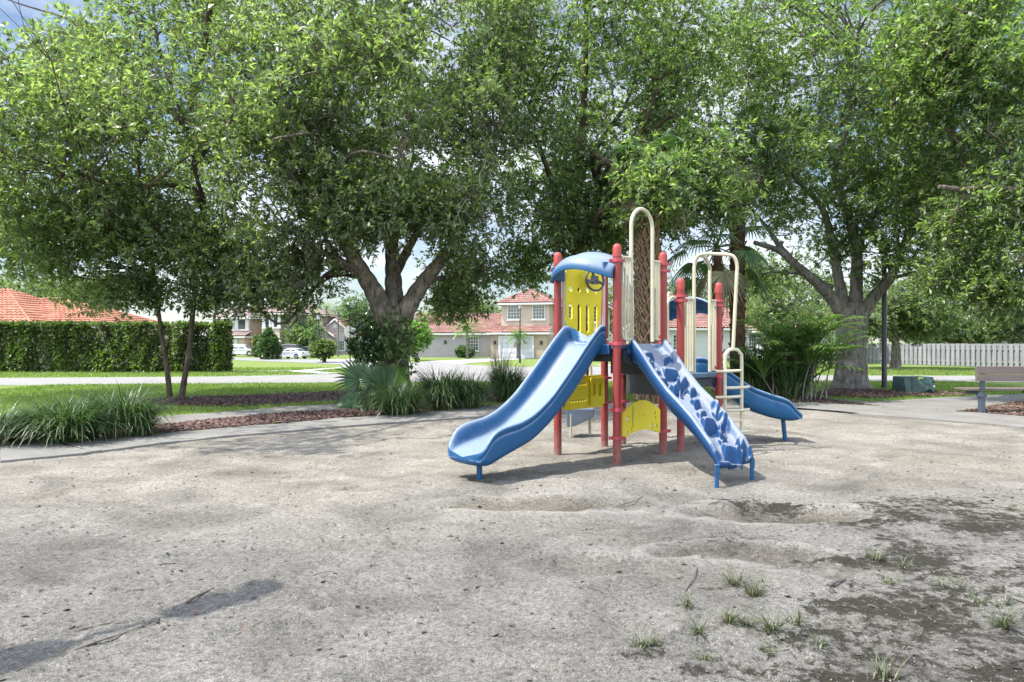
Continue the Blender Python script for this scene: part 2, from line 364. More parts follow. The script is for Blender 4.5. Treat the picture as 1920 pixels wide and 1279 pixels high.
PAVED = []
def polyarea(name, pts, z, mat, thick=0.0, kind='structure', label=None, cat=None):
    if name in ('road', 'street', 'driveway', 'sidewalk'): PAVED.append(pts)
    b = MB(); n = len(pts); V = [Vector((p[0], p[1], z)) for p in pts]
    tris = tessellate_polygon([[Vector((p[0], p[1], 0)) for p in pts]]); fs = []
    for t in tris:
        a, c, d = [pts[i] for i in t]
        fs.append(t if (c[0]-a[0])*(d[1]-a[1])-(c[1]-a[1])*(d[0]-a[0]) > 0 else (t[0], t[2], t[1]))
    if thick:
        V += [Vector((p[0], p[1], z-thick)) for p in pts]
        fs += [(i, (i+1) % n, n+(i+1) % n, n+i) for i in range(n)]
    b.add(V, fs); o = b.build(name, mat, smooth=False, fixn=bool(thick)); tag(o, label, cat, kind=kind); return o

# --- sand
def sandmat():
    m, n, l, b = newmat('playground_sand')
    t = N(n, 'ShaderNodeTexCoord'); P = t.outputs['Object']
    a = N(n, 'ShaderNodeTexNoise', Scale=1.1, Detail=8, Roughness=.62, Distortion=.6); l.new(P, a.inputs['Vector'])
    r = ramp(n, [(.28, (.074, .069, .061)), (.42, (.106, .100, .089)), (.56, (.139, .131, .117)), (.78, (.177, .167, .150))]); l.new(a.outputs['Fac'], r.inputs[0])
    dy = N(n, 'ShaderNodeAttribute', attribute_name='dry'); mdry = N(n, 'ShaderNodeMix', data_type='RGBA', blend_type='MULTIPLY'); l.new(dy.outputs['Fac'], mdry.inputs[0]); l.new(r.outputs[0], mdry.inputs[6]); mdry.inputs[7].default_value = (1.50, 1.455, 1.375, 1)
    c2 = N(n, 'ShaderNodeTexNoise', Scale=27, Detail=7, Roughness=.75); l.new(P, c2.inputs['Vector']); rc = ramp(n, [(.34, (.50, .50, .50)), (.5, (1, 1, 1)), (.68, (1.42, 1.42, 1.42))]); l.new(c2.outputs['Fac'], rc.inputs[0])
    mc2 = N(n, 'ShaderNodeMix', data_type='RGBA', blend_type='MULTIPLY'); mc2.inputs[0].default_value = 1; l.new(mdry.outputs[2], mc2.inputs[6]); l.new(rc.outputs[0], mc2.inputs[7])
    # grains and shell grit
    g1 = N(n, 'ShaderNodeTexNoise', Scale=105, Detail=4, Roughness=.75); l.new(P, g1.inputs['Vector'])
    r1 = ramp(n, [(.34, (.42, .42, .42)), (.5, (1, 1, 1)), (.66, (1.6, 1.6, 1.6))]); l.new(g1.outputs['Fac'], r1.inputs[0])
    mu = N(n, 'ShaderNodeMix', data_type='RGBA', blend_type='MULTIPLY'); mu.inputs[0].default_value = 1; l.new(mc2.outputs[2], mu.inputs[6]); l.new(r1.outputs[0], mu.inputs[7])
    v = N(n, 'ShaderNodeTexVoronoi', Scale=55); l.new(P, v.inputs['Vector'])
    rv = ramp(n, [(.10, (1, 1, 1)), (.17, (0, 0, 0))]); l.new(v.outputs['Distance'], rv.inputs[0])
    vs = N(n, 'ShaderNodeSeparateColor'); l.new(v.outputs['Color'], vs.inputs[0])
    gt = N(n, 'ShaderNodeMath', operation='GREATER_THAN'); l.new(vs.outputs[0], gt.inputs[0]); gt.inputs[1].default_value = .80
    fl = N(n, 'ShaderNodeMath', operation='MULTIPLY'); l.new(rv.outputs[0], fl.inputs[0]); l.new(gt.outputs[0], fl.inputs[1])
    mw = N(n, 'ShaderNodeMix', data_type='RGBA'); l.new(fl.outputs[0], mw.inputs[0]); l.new(mu.outputs[2], mw.inputs[6]); mw.inputs[7].default_value = (.27, .26, .24, 1)
    # damp hollows
    da = N(n, 'ShaderNodeAttribute', attribute_name='damp'); md = N(n, 'ShaderNodeMix', data_type='RGBA'); l.new(da.outputs['Fac'], md.inputs[0]); l.new(mw.outputs[2], md.inputs[6])
    dm = N(n, 'ShaderNodeMix', data_type='RGBA', blend_type='MULTIPLY'); dm.inputs[0].default_value = 1; l.new(mw.outputs[2], dm.inputs[6]); dm.inputs[7].default_value = (.66, .63, .58, 1); l.new(dm.outputs[2], md.inputs[7])
    # pale rims
    pa = N(n, 'ShaderNodeAttribute', attribute_name='pale'); mpn = N(n, 'ShaderNodeMix', data_type='RGBA'); l.new(pa.outputs['Fac'], mpn.inputs[0]); l.new(md.outputs[2], mpn.inputs[6]); mpn.inputs[7].default_value = (.25, .238, .215, 1)
    # dark organic soil breaking through
    so = N(n, 'ShaderNodeAttribute', attribute_name='soil'); s2 = N(n, 'ShaderNodeTexNoise', Scale=11, Detail=12, Roughness=.8); l.new(P, s2.inputs['Vector'])
    k = N(n, 'ShaderNodeMath', operation='MULTIPLY_ADD'); l.new(s2.outputs['Fac'], k.inputs[0]); k.inputs[1].default_value = 3.4; k.inputs[2].default_value = -1.72
    ad = N(n, 'ShaderNodeMath', operation='ADD'); l.new(so.outputs['Fac'], ad.inputs[0]); l.new(k.outputs[0], ad.inputs[1])
    rs = ramp(n, [(.42, (0, 0, 0)), (.70, (1, 1, 1))]); l.new(ad.outputs[0], rs.inputs[0])
    sc = ramp(n, [(.35, (.009, .008, .006)), (.65, (.042, .038, .028))]); l.new(g1.outputs['Fac'], sc.inputs[0])
    mk = N(n, 'ShaderNodeMix', data_type='RGBA'); l.new(rs.outputs[0], mk.inputs[0]); l.new(mpn.outputs[2], mk.inputs[6]); l.new(sc.outputs[0], mk.inputs[7])
    ms = N(n, 'ShaderNodeMix', data_type='RGBA'); fl2 = N(n, 'ShaderNodeMath', operation='MULTIPLY'); l.new(fl.outputs[0], fl2.inputs[0]); fl2.inputs[1].default_value = .8
    l.new(fl2.outputs[0], ms.inputs[0]); l.new(mk.outputs[2], ms.inputs[6]); ms.inputs[7].default_value = (.18, .17, .155, 1)
    l.new(ms.outputs[2], b.inputs['Base Color']); b.inputs['Roughness'].default_value = .95; b.inputs['Specular IOR Level'].default_value = .2
    b1 = N(n, 'ShaderNodeTexNoise', Scale=42, Detail=6, Roughness=.7); l.new(P, b1.inputs['Vector'])
    bp = N(n, 'ShaderNodeBump', Strength=.75, Distance=.012); l.new(b1.outputs['Fac'], bp.inputs['Height'])
    bp2 = N(n, 'ShaderNodeBump', Strength=.6, Distance=.004); l.new(g1.outputs['Fac'], bp2.inputs['Height']); l.new(bp.outputs[0], bp2.inputs['Normal'])
    l.new(bp2.outputs[0], b.inputs['Normal'])
    return m
M['sand'] = sandmat()
def axis(stops, spac):
    out = [stops[0]]
    while out[-1] < stops[-1]: out.append(out[-1]+float(np.interp(out[-1], stops, spac)))
    return np.array(out)
# hollows scooped in the sand: px, py, half-length (m), half-width (m), depth
CRATERS = [((1000, 945), 1.05, .36, .055), ((1460, 962), .95, .42, .075), ((1385, 1035), .75, .30, .05), ((1265, 1040), .30, .16, .035), ((898, 903), .22, .14, .06), ((700, 915), .5, .25, .03), ((1150, 1060), .6, .25, .02), ((1560, 1060), .5, .25, .035), ((1120, 985), .5, .2, .02)]
def sand_fields(x, y):
    P = np.stack([x, y, np.zeros_like(x)], 1)
    h = (fbm(P*1.1+3, 4)-.5)*.05+(fbm(P*4.5+9, 4)-.5)*.030+(fbm(P*11+21, 3)-.5)*.014+(fbm(P*np.array([3.5, 13, 1])+5, 3)-.5)*.014
    damp = np.zeros_like(x); pale = np.zeros_like(x)
    wob = fbm(P*2.4+31, 3)-.5; wob2 = fbm(P*2.4+57, 3)-.5
    for (p, a, b, dep) in CRATERS:
        cx, cy = G(*p); q = np.sqrt(((x-cx+wob*.5)/a)**2+((y-cy+wob2*.5)/b)**2)
        h -= dep*(1-smooth01(.35, 1.0, q)); h += dep*.2*np.exp(-((q-1.12)/.14)**2)
        damp = np.maximum(damp, (1-smooth01(.6, 1.02, q))*.95*min(1, dep/.05)); pale = np.maximum(pale, np.exp(-((q-1.13)/.10)**2)*.5*(.2+1.2*np.clip(wob+.5, 0, 1))*min(1, dep/.05))
    # a mound of sand kicked up below the climbing wall
    mx, my = G(1100, 905); h += .045*np.exp(-(((x-mx)/.9)**2+((y-my)/.35)**2))
    # dark soil on the right and some small patches
    d = np.maximum(y, .5); u = x/d
    soil = smooth01(.26, .58, u+(fbm(P*.9+77, 4)-.5)*.6)*smooth01(8.6, 6.4, y+(fbm(P*.8+11, 3)-.5)*2)*.64
    soil += smooth01(3.7, 3.0, y)*smooth01(.08, .3, u)*.30
    soil *= np.clip(-.35+2.6*fbm(P*np.array([2.0, 4.6, 1])+41, 5), 0, 1.5)
    for (p, a, b, s) in [((1225, 1235), .20, .14, .62), ((1330, 1265), .22, .12, .62), ((1310, 1108), .10, .05, .6), ((235, 1100), .22, .06, .50), ((55, 1132), .14, .04, .5), ((200, 1175), .42, .09, .48), ((880, 930), .3, .1, .33), ((1730, 940), 1.0, .32, .5), ((1760, 1075), .55, .25, .55), ((1720, 1180), .45, .16, .6), ((1870, 1000), .7, .5, .5), ((1600, 1215), .5, .08, .6), ((1880, 1230), .35, .2, .6), ((620, 920), .6, .12, .22), ((300, 990), .9, .05, .25)]:
        cx, cy = G(*p); q = ((x-cx+wob*.35)/a)**2+((y-cy+wob2*.2)/b)**2; soil = np.maximum(soil, s*np.exp(-q*.8))
    damp = np.maximum(damp, smooth01(.56, .74, fbm(P*np.array([.9, 2.4, 1])+90, 5))*.42)
    return h, np.clip(damp, 0, 1), np.clip(pale, 0, 1), soil
ys = axis([-8, 0, 2, 3, 5, 8, 11, 18.2], [.6, .25, .02, .02, .03, .05, .08, .12]); xs = axis([-17.5, -7, -4, -2, 2, 4, 7, 14.5], [.3, .10, .05, .032, .032, .05, .10, .3])
gx, gy = np.meshgrid(xs, ys); fx, fy = gx.ravel(), gy.ravel()
sh, sdamp, spale, ssoil = sand_fields(fx, fy)
edge = smooth01(.0, 1.2, np.min(np.stack([np.hypot(fx-a, fy-b) for a, b in ring_in]), 0)); ins = inpoly(np.stack([fx, fy], 1), sand_poly)
rf = np.random.RandomState(44)                 # footprints and scuffs
for i in range(620):
    y_ = 2.4+11*rf.rand()**1.4; x_ = (rf.rand()-.5)*1.7*y_; a_ = rf.rand()*pi; L_, w_ = .10+.06*rf.rand(), .04+.025*rf.rand(); dp = .006+.014*rf.rand()
    m_ = np.nonzero((np.abs(fx-x_) < .3) & (np.abs(fy-y_) < .3))[0]; dx_, dy_ = fx[m_]-x_, fy[m_]-y_
    q_ = np.sqrt(((dx_*cos(a_)+dy_*sin(a_))/L_)**2+((-dx_*sin(a_)+dy_*cos(a_))/w_)**2); sh[m_] += -dp*(1-smooth01(.55, 1.0, q_))+dp*.55*np.exp(-((q_-1.2)/.2)**2)
sh = np.where(ins, sh*(.25+.75*edge)+(1-edge)*.0, -.02)
nx = len(xs); iy, ix = np.meshgrid(np.arange(len(ys)-1), np.arange(nx-1), indexing='ij'); i0 = (iy*nx+ix).ravel()
q = np.stack([i0, i0+1, i0+nx+1, i0+nx], 1)
cc = np.stack([(fx[q[:, 0]]+fx[q[:, 2]])/2, (fy[q[:, 0]]+fy[q[:, 2]])/2], 1); q = q[inpoly(cc, sand_clip)]
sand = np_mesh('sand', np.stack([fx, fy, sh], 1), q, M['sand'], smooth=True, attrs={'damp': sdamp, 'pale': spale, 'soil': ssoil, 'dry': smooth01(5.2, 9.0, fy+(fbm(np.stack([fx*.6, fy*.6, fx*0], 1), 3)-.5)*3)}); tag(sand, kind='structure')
def sand_z(x, y):
    return float(sand_fields(np.array([x]), np.array([y]))[0][0])

# --- lawn, one sheet to the horizon with the sand area left open
M['lawn'] = simple('lawn', (.10, .155, .020), (.155, .20, .036), scale=1.2, rough=.95, bump=.8, bscale=55, bdist=.03, detail=9)
hole = sand_clip
big = [(-900, -60), (900, -60), (900, 1500), (-900, 1500)]
tris = tessellate_polygon([[Vector((*p, 0)) for p in big], [Vector((*p, 0)) for p in hole]])
flat = big+hole
lb = MB(); lb.add([(p[0], p[1], 0) for p in flat], [t if (flat[t[1]][0]-flat[t[0]][0])*(flat[t[2]][1]-flat[t[0]][1])-(flat[t[1]][1]-flat[t[0]][1])*(flat[t[2]][0]-flat[t[0]][0]) > 0 else (t[0], t[2], t[1]) for t in tris])
tag(lb.build('lawn', M['lawn'], smooth=False), kind='structure')

def concmat(name, c1, c2, joints=None):
    m, n, l, b = newmat(name)
    t = N(n, 'ShaderNodeTexCoord'); P = t.outputs['Object']
    a = N(n, 'ShaderNodeTexNoise', Scale=1.3, Detail=9, Roughness=.68); l.new(P, a.inputs['Vector'])
    r = ramp(n, [(.3, c1), (.68, c2)]); l.new(a.outputs['Fac'], r.inputs[0])
    g = N(n, 'ShaderNodeTexNoise', Scale=60, Detail=4); l.new(P, g.inputs['Vector']); r1 = ramp(n, [(.3, (.8, .8, .8)), (.7, (1.15, 1.15, 1.15))]); l.new(g.outputs['Fac'], r1.inputs[0])
    mu = N(n, 'ShaderNodeMix', data_type='RGBA', blend_type='MULTIPLY'); mu.inputs[0].default_value = 1; l.new(r.outputs[0], mu.inputs[6]); l.new(r1.outputs[0], mu.inputs[7])
    l.new(mu.outputs[2], b.inputs['Base Color']); b.inputs['Roughness'].default_value = .9
    bp = N(n, 'ShaderNodeBump', Strength=.3, Distance=.004); l.new(g.outputs['Fac'], bp.inputs['Height']); l.new(bp.outputs[0], b.inputs['Normal'])
    return m
M['path'] = concmat('path_concrete', (.13, .123, .11), (.205, .195, .175))
M['road'] = concmat('road_concrete', (.18, .172, .161), (.24, .229, .215))
M['street'] = concmat('street_asphalt', (.17, .17, .17), (.23, .23, .228))
M['walk'] = concmat('sidewalk_concrete', (.32, .31, .29), (.38, .37, .35))
# ring path: slabs with joints between them
rb = MB(); nring = len(ring_in); k = 0
while k < nring-1:
    e = min(k+2, nring-1)
    a0, a1, b0, b1 = [Vector((*p, 0)) for p in (ring_in[k], ring_in[e], ring_out[k], ring_out[e])]
    am, bm_ = Vector((*ring_in[k+1], 0)) if e > k+1 else (a0+a1)/2, Vector((*ring_out[k+1], 0)) if e > k+1 else (b0+b1)/2
    g = .007
    poly = [a0.lerp(a1, g), am, a1.lerp(a0, g), b1.lerp(b0, g), bm_, b0.lerp(b1, g)]
    zt = .028+.004*((k//2) % 3)
    top = [Vector((p.x, p.y, zt)) for p in poly]; bot = [Vector((p.x, p.y, -.12)) for p in poly]
    rb.add(top+bot, [(0, 1, 4, 5), (1, 2, 3, 4)]+[(i, (i+1) % 6, 6+(i+1) % 6, 6+i) for i in range(6)]); k = e
tag(rb.build('path', M['path'], smooth=False, fixn=True, bevel=.008), kind='structure')
# outer footpath on the left that joins the ring behind the bushes, and the side path on the right
opath = [G(*p) for p in [(-300,812),(0,806),(287,798),(450,784.5),(530,775.5),(650,769.5),(800,762),(905,762)]]+[G(*p) for p in [(905,755),(800,754),(650,758.6),(530,764),(450,772),(287,783),(0,791),(-300,797)]]
polyarea('footpath', opath, .022, M['path'], .06)
spath = [G(*p) for p in [(1501,756.5),(1650,763.5),(1792,774),(1920,752),(2300,748),(2300,735),(1960,738),(1760,747),(1640,755),(1540,748.5)]]
polyarea('footpath', spath, .024, M['path'], .06)
# roads
polyarea('road', [G(*p) for p in [(-900,709),(0,709),(400,706.5),(582,702.7),(671,700),(960,702.5),(1300,704),(1590,704.5),(2900,706)]]+[G(*p) for p in [(2900,719),(1920,716.5),(1560,715),(1000,715.5),(660,718),(400,719.8),(0,722.6),(-900,727)]], .006, M['road'])
polyarea('street', [G(*p) for p in [(-300,675.5),(428,675),(560,680),(640,684),(676,690.5),(671,700),(960,702.5),(1300,704),(1300,691),(1150,688),(1050,688.5),(950,688),(865,683.5),(800,678.2),(771,680),(762,681.5),(690,674),(600,674.3),(498,672),(428,670.8),(-300,668.5)]], .012, M['street'])
polyarea('road', [G(*p) for p in [(682,685.5),(676,690.5),(672,700.0),(960,702.4),(1290,703.9),(1290,691.2),(1150,688.2),(1050,688.7),(950,688.2),(865,684),(800,680),(762,682)]], .018, M['road'])
polyarea('driveway', [G(*p) for p in [(800,678),(865,683.8),(880,681),(940,676.5),(1000,672.6),(1006,671.6),(922,671.6),(860,675.5),(818,676.6)]], .022, M['walk'])
polyarea('sidewalk', [G(*p) for p in [(559,695.2),(584,696.5),(640,700.5),(600,701.8),(540,697)]], .022, M['walk'])
polyarea('sidewalk', [G(*p) for p in [(560,694.8),(584,696.3),(640,691),(668,687),(672,684.8),(640,684.2),(646,687),(630,690)]], .026, M['walk'])
polyarea('sidewalk', [G(*p) for p in [(690,674.3),(640,676.8),(600,677.6),(598,675.5),(640,674.4),(692,671.7),(760,671)]], .024, M['walk'])
polyarea('sidewalk', [G(*p) for p in [(-400,698.6),(0,698.6),(425,697.2),(560,695.8),(560,694.8),(425,696),(0,697.4),(-400,697.4)]], .012, M['walk'])
polyarea('sidewalk', [G(*p) for p in [(1150,688),(1300,691),(1300,686),(1150,684.6),(1110,684.2)]], .02, M['walk'])

# --- red mulch beds
M['mulch'] = simple('mulch_bed', (.075, .026, .021), (.026, .012, .010), scale=14, rough=.95, bump=.8, bscale=35, bdist=.03)
M['mulchbrown'] = simple('mulch_bed_brown', (.10, .055, .035), (.045, .028, .02), scale=14, rough=.95, bump=.8, bscale=35, bdist=.03)
M['chip'] = leafmat('mulch_chip', [(0, (.036, .015, .011)), (.45, (.082, .030, .023)), (.85, (.135, .062, .046)), (1, (.20, .125, .095))], rough=.9, trans=0.0)
M['chipb'] = leafmat('mulch_chip_brown', [(0, (.05, .026, .016)), (.5, (.12, .065, .038)), (1, (.24, .15, .10))], rough=.9, trans=0.0)
BEDS = [
 ('mulchbrown', [(-260,846),(0,838.4),(110,832.4),(219,824.4),(290,817),(300,799),(150,800),(0,800),(-260,812)]),
 ('mulch', [(290,817),(356,810.4),(450,802.4),(560,793.4),(640,785.4),(724,780.5),(799,774.5),(902,764.5),(949,759.5),(930,762),(700,768.5),(650,770),(530,776),(400,788.5),(300,799)]),
 ('mulch', [(240,752),(330,746),(450,742.5),(560,738),(660,733),(760,731),(900,735),(1010,742),(1020,753),(905,754.5),(800,753.5),(690,756),(640,752),(560,757.5),(450,763),(350,762.5),(262,758)]),
 ('mulch', [(1526,739.5),(1549,732),(1597,728),(1640,731),(1692,737),(1700,744),(1650,747.5),(1537,744)]),
 ('mulchbrown', [(1690,740),(1754,734),(1819,738.5),(1826,741),(1760,744),(1700,745)]),
 ('mulch', [(1380,744),(1440,742),(1530,744),(1554,751),(1600,757),(1647,763),(1560,758.5),(1501,755.8),(1380,753)]),
 ('mulchbrown', [(1796,774.2),(1920,752.6),(2300,749),(2300,800),(1920,782.4)]),
]
rng = np.random.RandomState(3)
def chips(n, poly, mat, name, size=.026):
    P = np.array(poly); lo, hi = P.min(0), P.max(0); pts = []
    c = rng.rand(n*4, 2)*(hi-lo)+lo; c = c[inpoly(c, poly)][:n]; k = len(c)
    a = rng.rand(k)*2*pi; l = size*(.5+rng.rand(k)); w = l*(.2+.25*rng.rand(k)); tz = (rng.rand(k)-.5)*.9
    ux = np.stack([np.cos(a), np.sin(a), tz], 1); uy = np.stack([-np.sin(a), np.cos(a), (rng.rand(k)-.5)], 1)
    c3 = np.stack([c[:, 0], c[:, 1], .022+rng.rand(k)*.03], 1)
    V = np.stack([c3-ux*l[:, None]-uy*w[:, None], c3+ux*l[:, None]-uy*w[:, None], c3+ux*l[:, None]+uy*w[:, None], c3-ux*l[:, None]+uy*w[:, None]], 1).reshape(-1, 3)
    o = np_mesh(name, V, np.arange(4*k).reshape(-1, 4), mat); tag(o, kind='stuff'); return o
bedpolys = []
for i, (mn, pl) in enumerate(BEDS):
    gp = [G(*p) for p in pl]; bedpolys.append(gp)
    polyarea('mulch', gp, .014+.001*i, M[mn])
    A = abs(sum(gp[j][0]*gp[(j+1) % len(gp)][1]-gp[(j+1) % len(gp)][0]*gp[j][1] for j in range(len(gp))))/2
    chips(int(min(20000, A*1300)), gp, M['chip' if mn == 'mulch' else 'chipb'], 'mulch_chips')

# --- grass blades on the near lawns
def blades(n, x0, x1, y0, y1, keep, hgt, wid, name='grass', seed=1):
    r = np.random.RandomState(seed); c = np.stack([x0+(x1-x0)*r.rand(n), y0+(y1-y0)*r.rand(n)], 1)
    c = c[np.abs(c[:, 0]) < c[:, 1]*.86+1]; c = c[keep(c)]; k = len(c)
    pn = fbm(np.stack([c[:, 0]*.8, c[:, 1]*.8, c[:, 0]*0], 1), 3)
    a = r.rand(k)*2*pi; h = hgt*(.5+.8*r.rand(k))*(.6+.8*pn); w = wid*(.7+.6*r.rand(k)); t = r.rand(k)*.8
    dx, dy = np.cos(a), np.sin(a); z = np.zeros(k)
    px_, py_ = -dy*w, dx*w; b2 = r.rand(k)*2*pi; lx, ly = np.cos(b2)*t*h, np.sin(b2)*t*h
    V = np.stack([np.stack([c[:, 0]-px_, c[:, 1]-py_, z], 1), np.stack([c[:, 0]+px_, c[:, 1]+py_, z], 1), np.stack([c[:, 0]+px_*.7+lx*.4, c[:, 1]+py_*.7+ly*.4, h*.6], 1), np.stack([c[:, 0]+lx, c[:, 1]+ly, h], 1)], 1).reshape(-1, 3)
    return tag(np_mesh(name, V, np.arange(4*k).reshape(-1, 4), M['grassblade']), kind='stuff')
road_gp = [(-60, 31), (60, 33.4), (60, 27), (-60, 24)]
def keep_lawn(c):
    k = ~inpoly(c, sand_clip)
    for p in bedpolys+[opath, spath]: k &= ~inpoly(c, p)
    rp = [(a[0], a[1]) for a in ring_in]+[(a[0], a[1]) for a in ring_out[::-1]]
    return k & ~inpoly(c, rp)
roadband = [G(*p) for p in [(-900,709),(0,709),(400,706.5),(582,702.7),(671,700),(960,702.5),(1300,704),(1590,704.5),(2900,706)]]+[G(*p) for p in [(2900,719),(1920,716.5),(1560,715),(1000,715.5),(660,718),(400,719.8),(0,722.6),(-900,727)]]
def kl2(c):
    k = keep_lawn(c)
    for p in PAVED: k &= ~inpoly(c, p)
    return k
blades(190000, -17, 18, 10.5, 27.6, kl2, .075, .007, seed=1)
blades(90000, -28, 30, 27.5, 42, kl2, .085, .012, seed=2)
# ------------------------------------------------------------------ play structure
PF = Vector((1.37, 8.904, 0)); PU = Vector((.72, .694, 0)); PV = Vector((-.68, .733, 0)); PS = 1.06
def pos(a, b, z): return PF+PU*a+PV*b+Vector((0, 0, z))
play = thing('play_structure', pos(1.0, .5, 0), 'playground climbing set with blue slides, red posts and yellow panels on the sand', 'play structure')

def post(a, b, ztop, clamps):
    c = pos(a, b, 0); p = MB().lathe([(.055, -.25), (.055, ztop-.16)], c, 24).build('post', M['red'], play, angle=50)
    MB().lathe([(.058, ztop-.17), (.059, ztop-.06), (.052, ztop-.03), (.036, ztop-.008), (.012, ztop)], c, 24).build('post_cap', M['redcap'], p, angle=60)
    for z, ang in clamps:
        m = MB(); m.lathe([(.060, -.022), (.069, -.02), (.069, .02), (.060, .022)], c+Vector((0, 0, z)), 24)
        for s in (-1, 1):
            o = Vector((cos(ang), sin(ang), 0))*s; m.box(c+o*.085+Vector((0, 0, z)), (.05, .022, .036), Matrix.Rotation(ang, 3, 'Z'))
            m.tube([c+o*.09+Vector((sin(ang)*.022, -cos(ang)*.022, z)), c+o*.09-Vector((sin(ang)*.022, -cos(ang)*.022, -z))], .011, 6)
        m.build('clamp', M['clamp'], p, angle=40)
au = math.atan2(PU.y, PU.x)
CL = [(1.575, 0.0), (2.66, 0.2), (.71, 0.1), (.345, 0.1)]
post(0, 0, 2.88, CL); post(0, PS, 2.87, [(2.62, .3), (.70, .3), (1.57, .2)]); post(PS, 0, 2.87, [(2.70, 0), (2.60, .4), (.345, 0), (1.57, 0)]); post(PS, PS, 2.87, [(2.62, 0), (1.05, 0), (.68, 0), (1.57, .3)])
A2, B2 = 1.515, 2.60
post(A2, 0, 2.53, [(2.27, 0), (2.20, .3), (1.10, .2)]); post(B2, 0, 2.53, [(2.24, 0), (2.17, .3), (1.05, .1)]); post(A2, PS, 2.53, [(1.10, .2), (.66, .2), (2.25, 0)]); post(B2, PS, 2.53, [(1.10, .2), (2.25, 0)])

def slab(name, a0, a1, b0, b1, z1, th, mat, edge=None):
    q = [pos(a0, b0, z1), pos(a1, b0, z1), pos(a1, b1, z1), pos(a0, b1, z1)]
    d = MB(); d.add(q+[p-Vector((0, 0, th)) for p in q], [(0, 1, 2, 3), (7, 6, 5, 4), (0, 4, 5, 1), (1, 5, 6, 2), (2, 6, 7, 3), (3, 7, 4, 0)])
    return d.build(name, mat, play, smooth=False, bevel=.012)
slab('deck', .0, PS, .0, PS, 1.57, .07, M['deckedge']); slab('deck_frame', .06, PS-.06, .06, PS-.06, 1.495, .16, M['deck'])
slab('deck', A2, B2, .0, PS, 1.12, .07, M['deckedge']); slab('deck_frame', A2+.06, B2-.06, .06, PS-.06, 1.045, .14, M['deck'])
slab('step', PS+.07, A2-.07, .08, PS-.08, 1.35, .06, M['deckedge'])
# dark riser boards between the two deck levels
MB().plate([(0, 0), (PS-.2, 0), (PS-.2, .36), (0, .36)], [], pos(PS+.03, .1, 1.12), PV, Vector((0, 0, 1)), .02).build('riser', M['deck'], play, smooth=False)
MB().plate([(0, 0), (PS-.2, 0), (PS-.2, .30), (0, .30)], [], pos(A2-.03, .1, .80), PV, Vector((0, 0, 1)), .02).build('riser', M['charcoal'], play, smooth=False)
# bracket below the deck at the climbing wall
MB().plate([(0, 0), (.85, 0), (.85, -.10), (.42, -.26), (0, -.14)], [], pos(.10, -.02, 1.49), PU, Vector((0, 0, 1)), .03).build('deck_bracket', M['deck'], play, smooth=False)

def make_slide(O, dirn, hw, T, ZR, ZF, ZB, tend, label=None, endw=.62):
    dirn = Vector(dirn).normalized(); side = Vector((-dirn.y, dirn.x, 0)); rows = []
    ts = [-.04, .0, .06]+[i*.1 for i in range(1, int((tend-.22)/.1)+1)]
    ts = sorted(set(round(t, 3) for t in ts)); ends = [(tend-.20, 1.0), (tend-.13, 1.0), (tend-.07, .97), (tend-.02, .88), (tend, endw)]
    allp = [(t, 1.0) for t in ts if t < tend-.22]+ends
    for t, k in allp:
        zf, zr, zb = interp(t, T, ZF), interp(t, T, ZR), interp(t, T, ZB); w = hw*k
        h = max(zr-zf, .02)
        half = [(.70, zb), (.93, zb+.03), (1.0, zb+.35*(zr-zb)), (1.0, zr-.125), (1.0, zr-.105), (.965, zr-.09), (.97, zr-.078), (1.03, zr-.05), (1.03, zr-.022), (.985, zr), (.92, zr-.002), (.865, zr-.03), (.82, zf+.62*h-.01), (.76, zf+.18*h), (.68, zf+.03*h), (.40, zf)]
        half = [(x, max(z, zb+.004*i)) for i, (x, z) in enumerate(half)]
        sec = half+[(0, zf-.006)]+[(-x, z) for x, z in half[::-1]]
        c = Vector(O)+dirn*t
        rows.append([Vector((c.x, c.y, 0))+side*(x*w)+Vector((0, 0, z)) for x, z in sec])
    m = MB(); m.grid(rows, wrap=True); n = len(rows[0]); k = len(rows)
    m.f.append(tuple(range(n))); m.f.append(tuple((k-1)*n+j for j in range(n-1, -1, -1)))
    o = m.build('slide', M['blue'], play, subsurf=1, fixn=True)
    if label: o['label'] = label
    return o
sl1 = make_slide(pos(0, PS/2, 0), -PU, .335, [-.1, 0, .1, .35, .63, 1.04, 1.33, 1.56, 1.83, 1.97, 2.05, 2.12, 2.2],
    [1.81, 1.825, 1.82, 1.60, 1.32, .94, .755, .67, .635, .60, .53, .42, .33], [1.57, 1.57, 1.545, 1.30, 1.02, .69, .52, .44, .385, .355, .335, .315, .30], [1.44, 1.44, 1.44, 1.17, .90, .575, .40, .33, .25, .195, .185, .19, .24], 2.19,
    'larger blue slide coming forward to the left')
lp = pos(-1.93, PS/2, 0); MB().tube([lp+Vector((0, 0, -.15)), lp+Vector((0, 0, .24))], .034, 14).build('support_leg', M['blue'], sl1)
MB().box(pos(-.03, PS/2, 1.50), (.05, .86, .13), Matrix.Rotation(au, 3, 'Z')).build('mounting_flange', M['blue'], sl1, smooth=False, bevel=.01)
HI = pos(B2, PS/2, 0)
sl2 = make_slide((2.93, 11.02, 0), (1, -.035, 0), .30, [-.1, 0, .12, .43, .85, 1.2, 1.36, 1.46, 1.54, 1.65],
    [1.34, 1.36, 1.36, 1.19, .89, .765, .73, .66, .54, .46], [1.11, 1.11, 1.09, .90, .64, .52, .49, .47, .45, .43], [.98, .98, .97, .76, .50, .385, .355, .34, .35, .38], 1.66, 'smaller blue slide running off to the right')
for px_, d_ in ((1472, 10.95),):
    q = Vector((X(px_, d_), d_, 0)); MB().tube([q+Vector((.02, 0, -.15)), q+Vector((-.04, 0, .42))], .034, 14).build('support_leg', M['blue'], sl2)

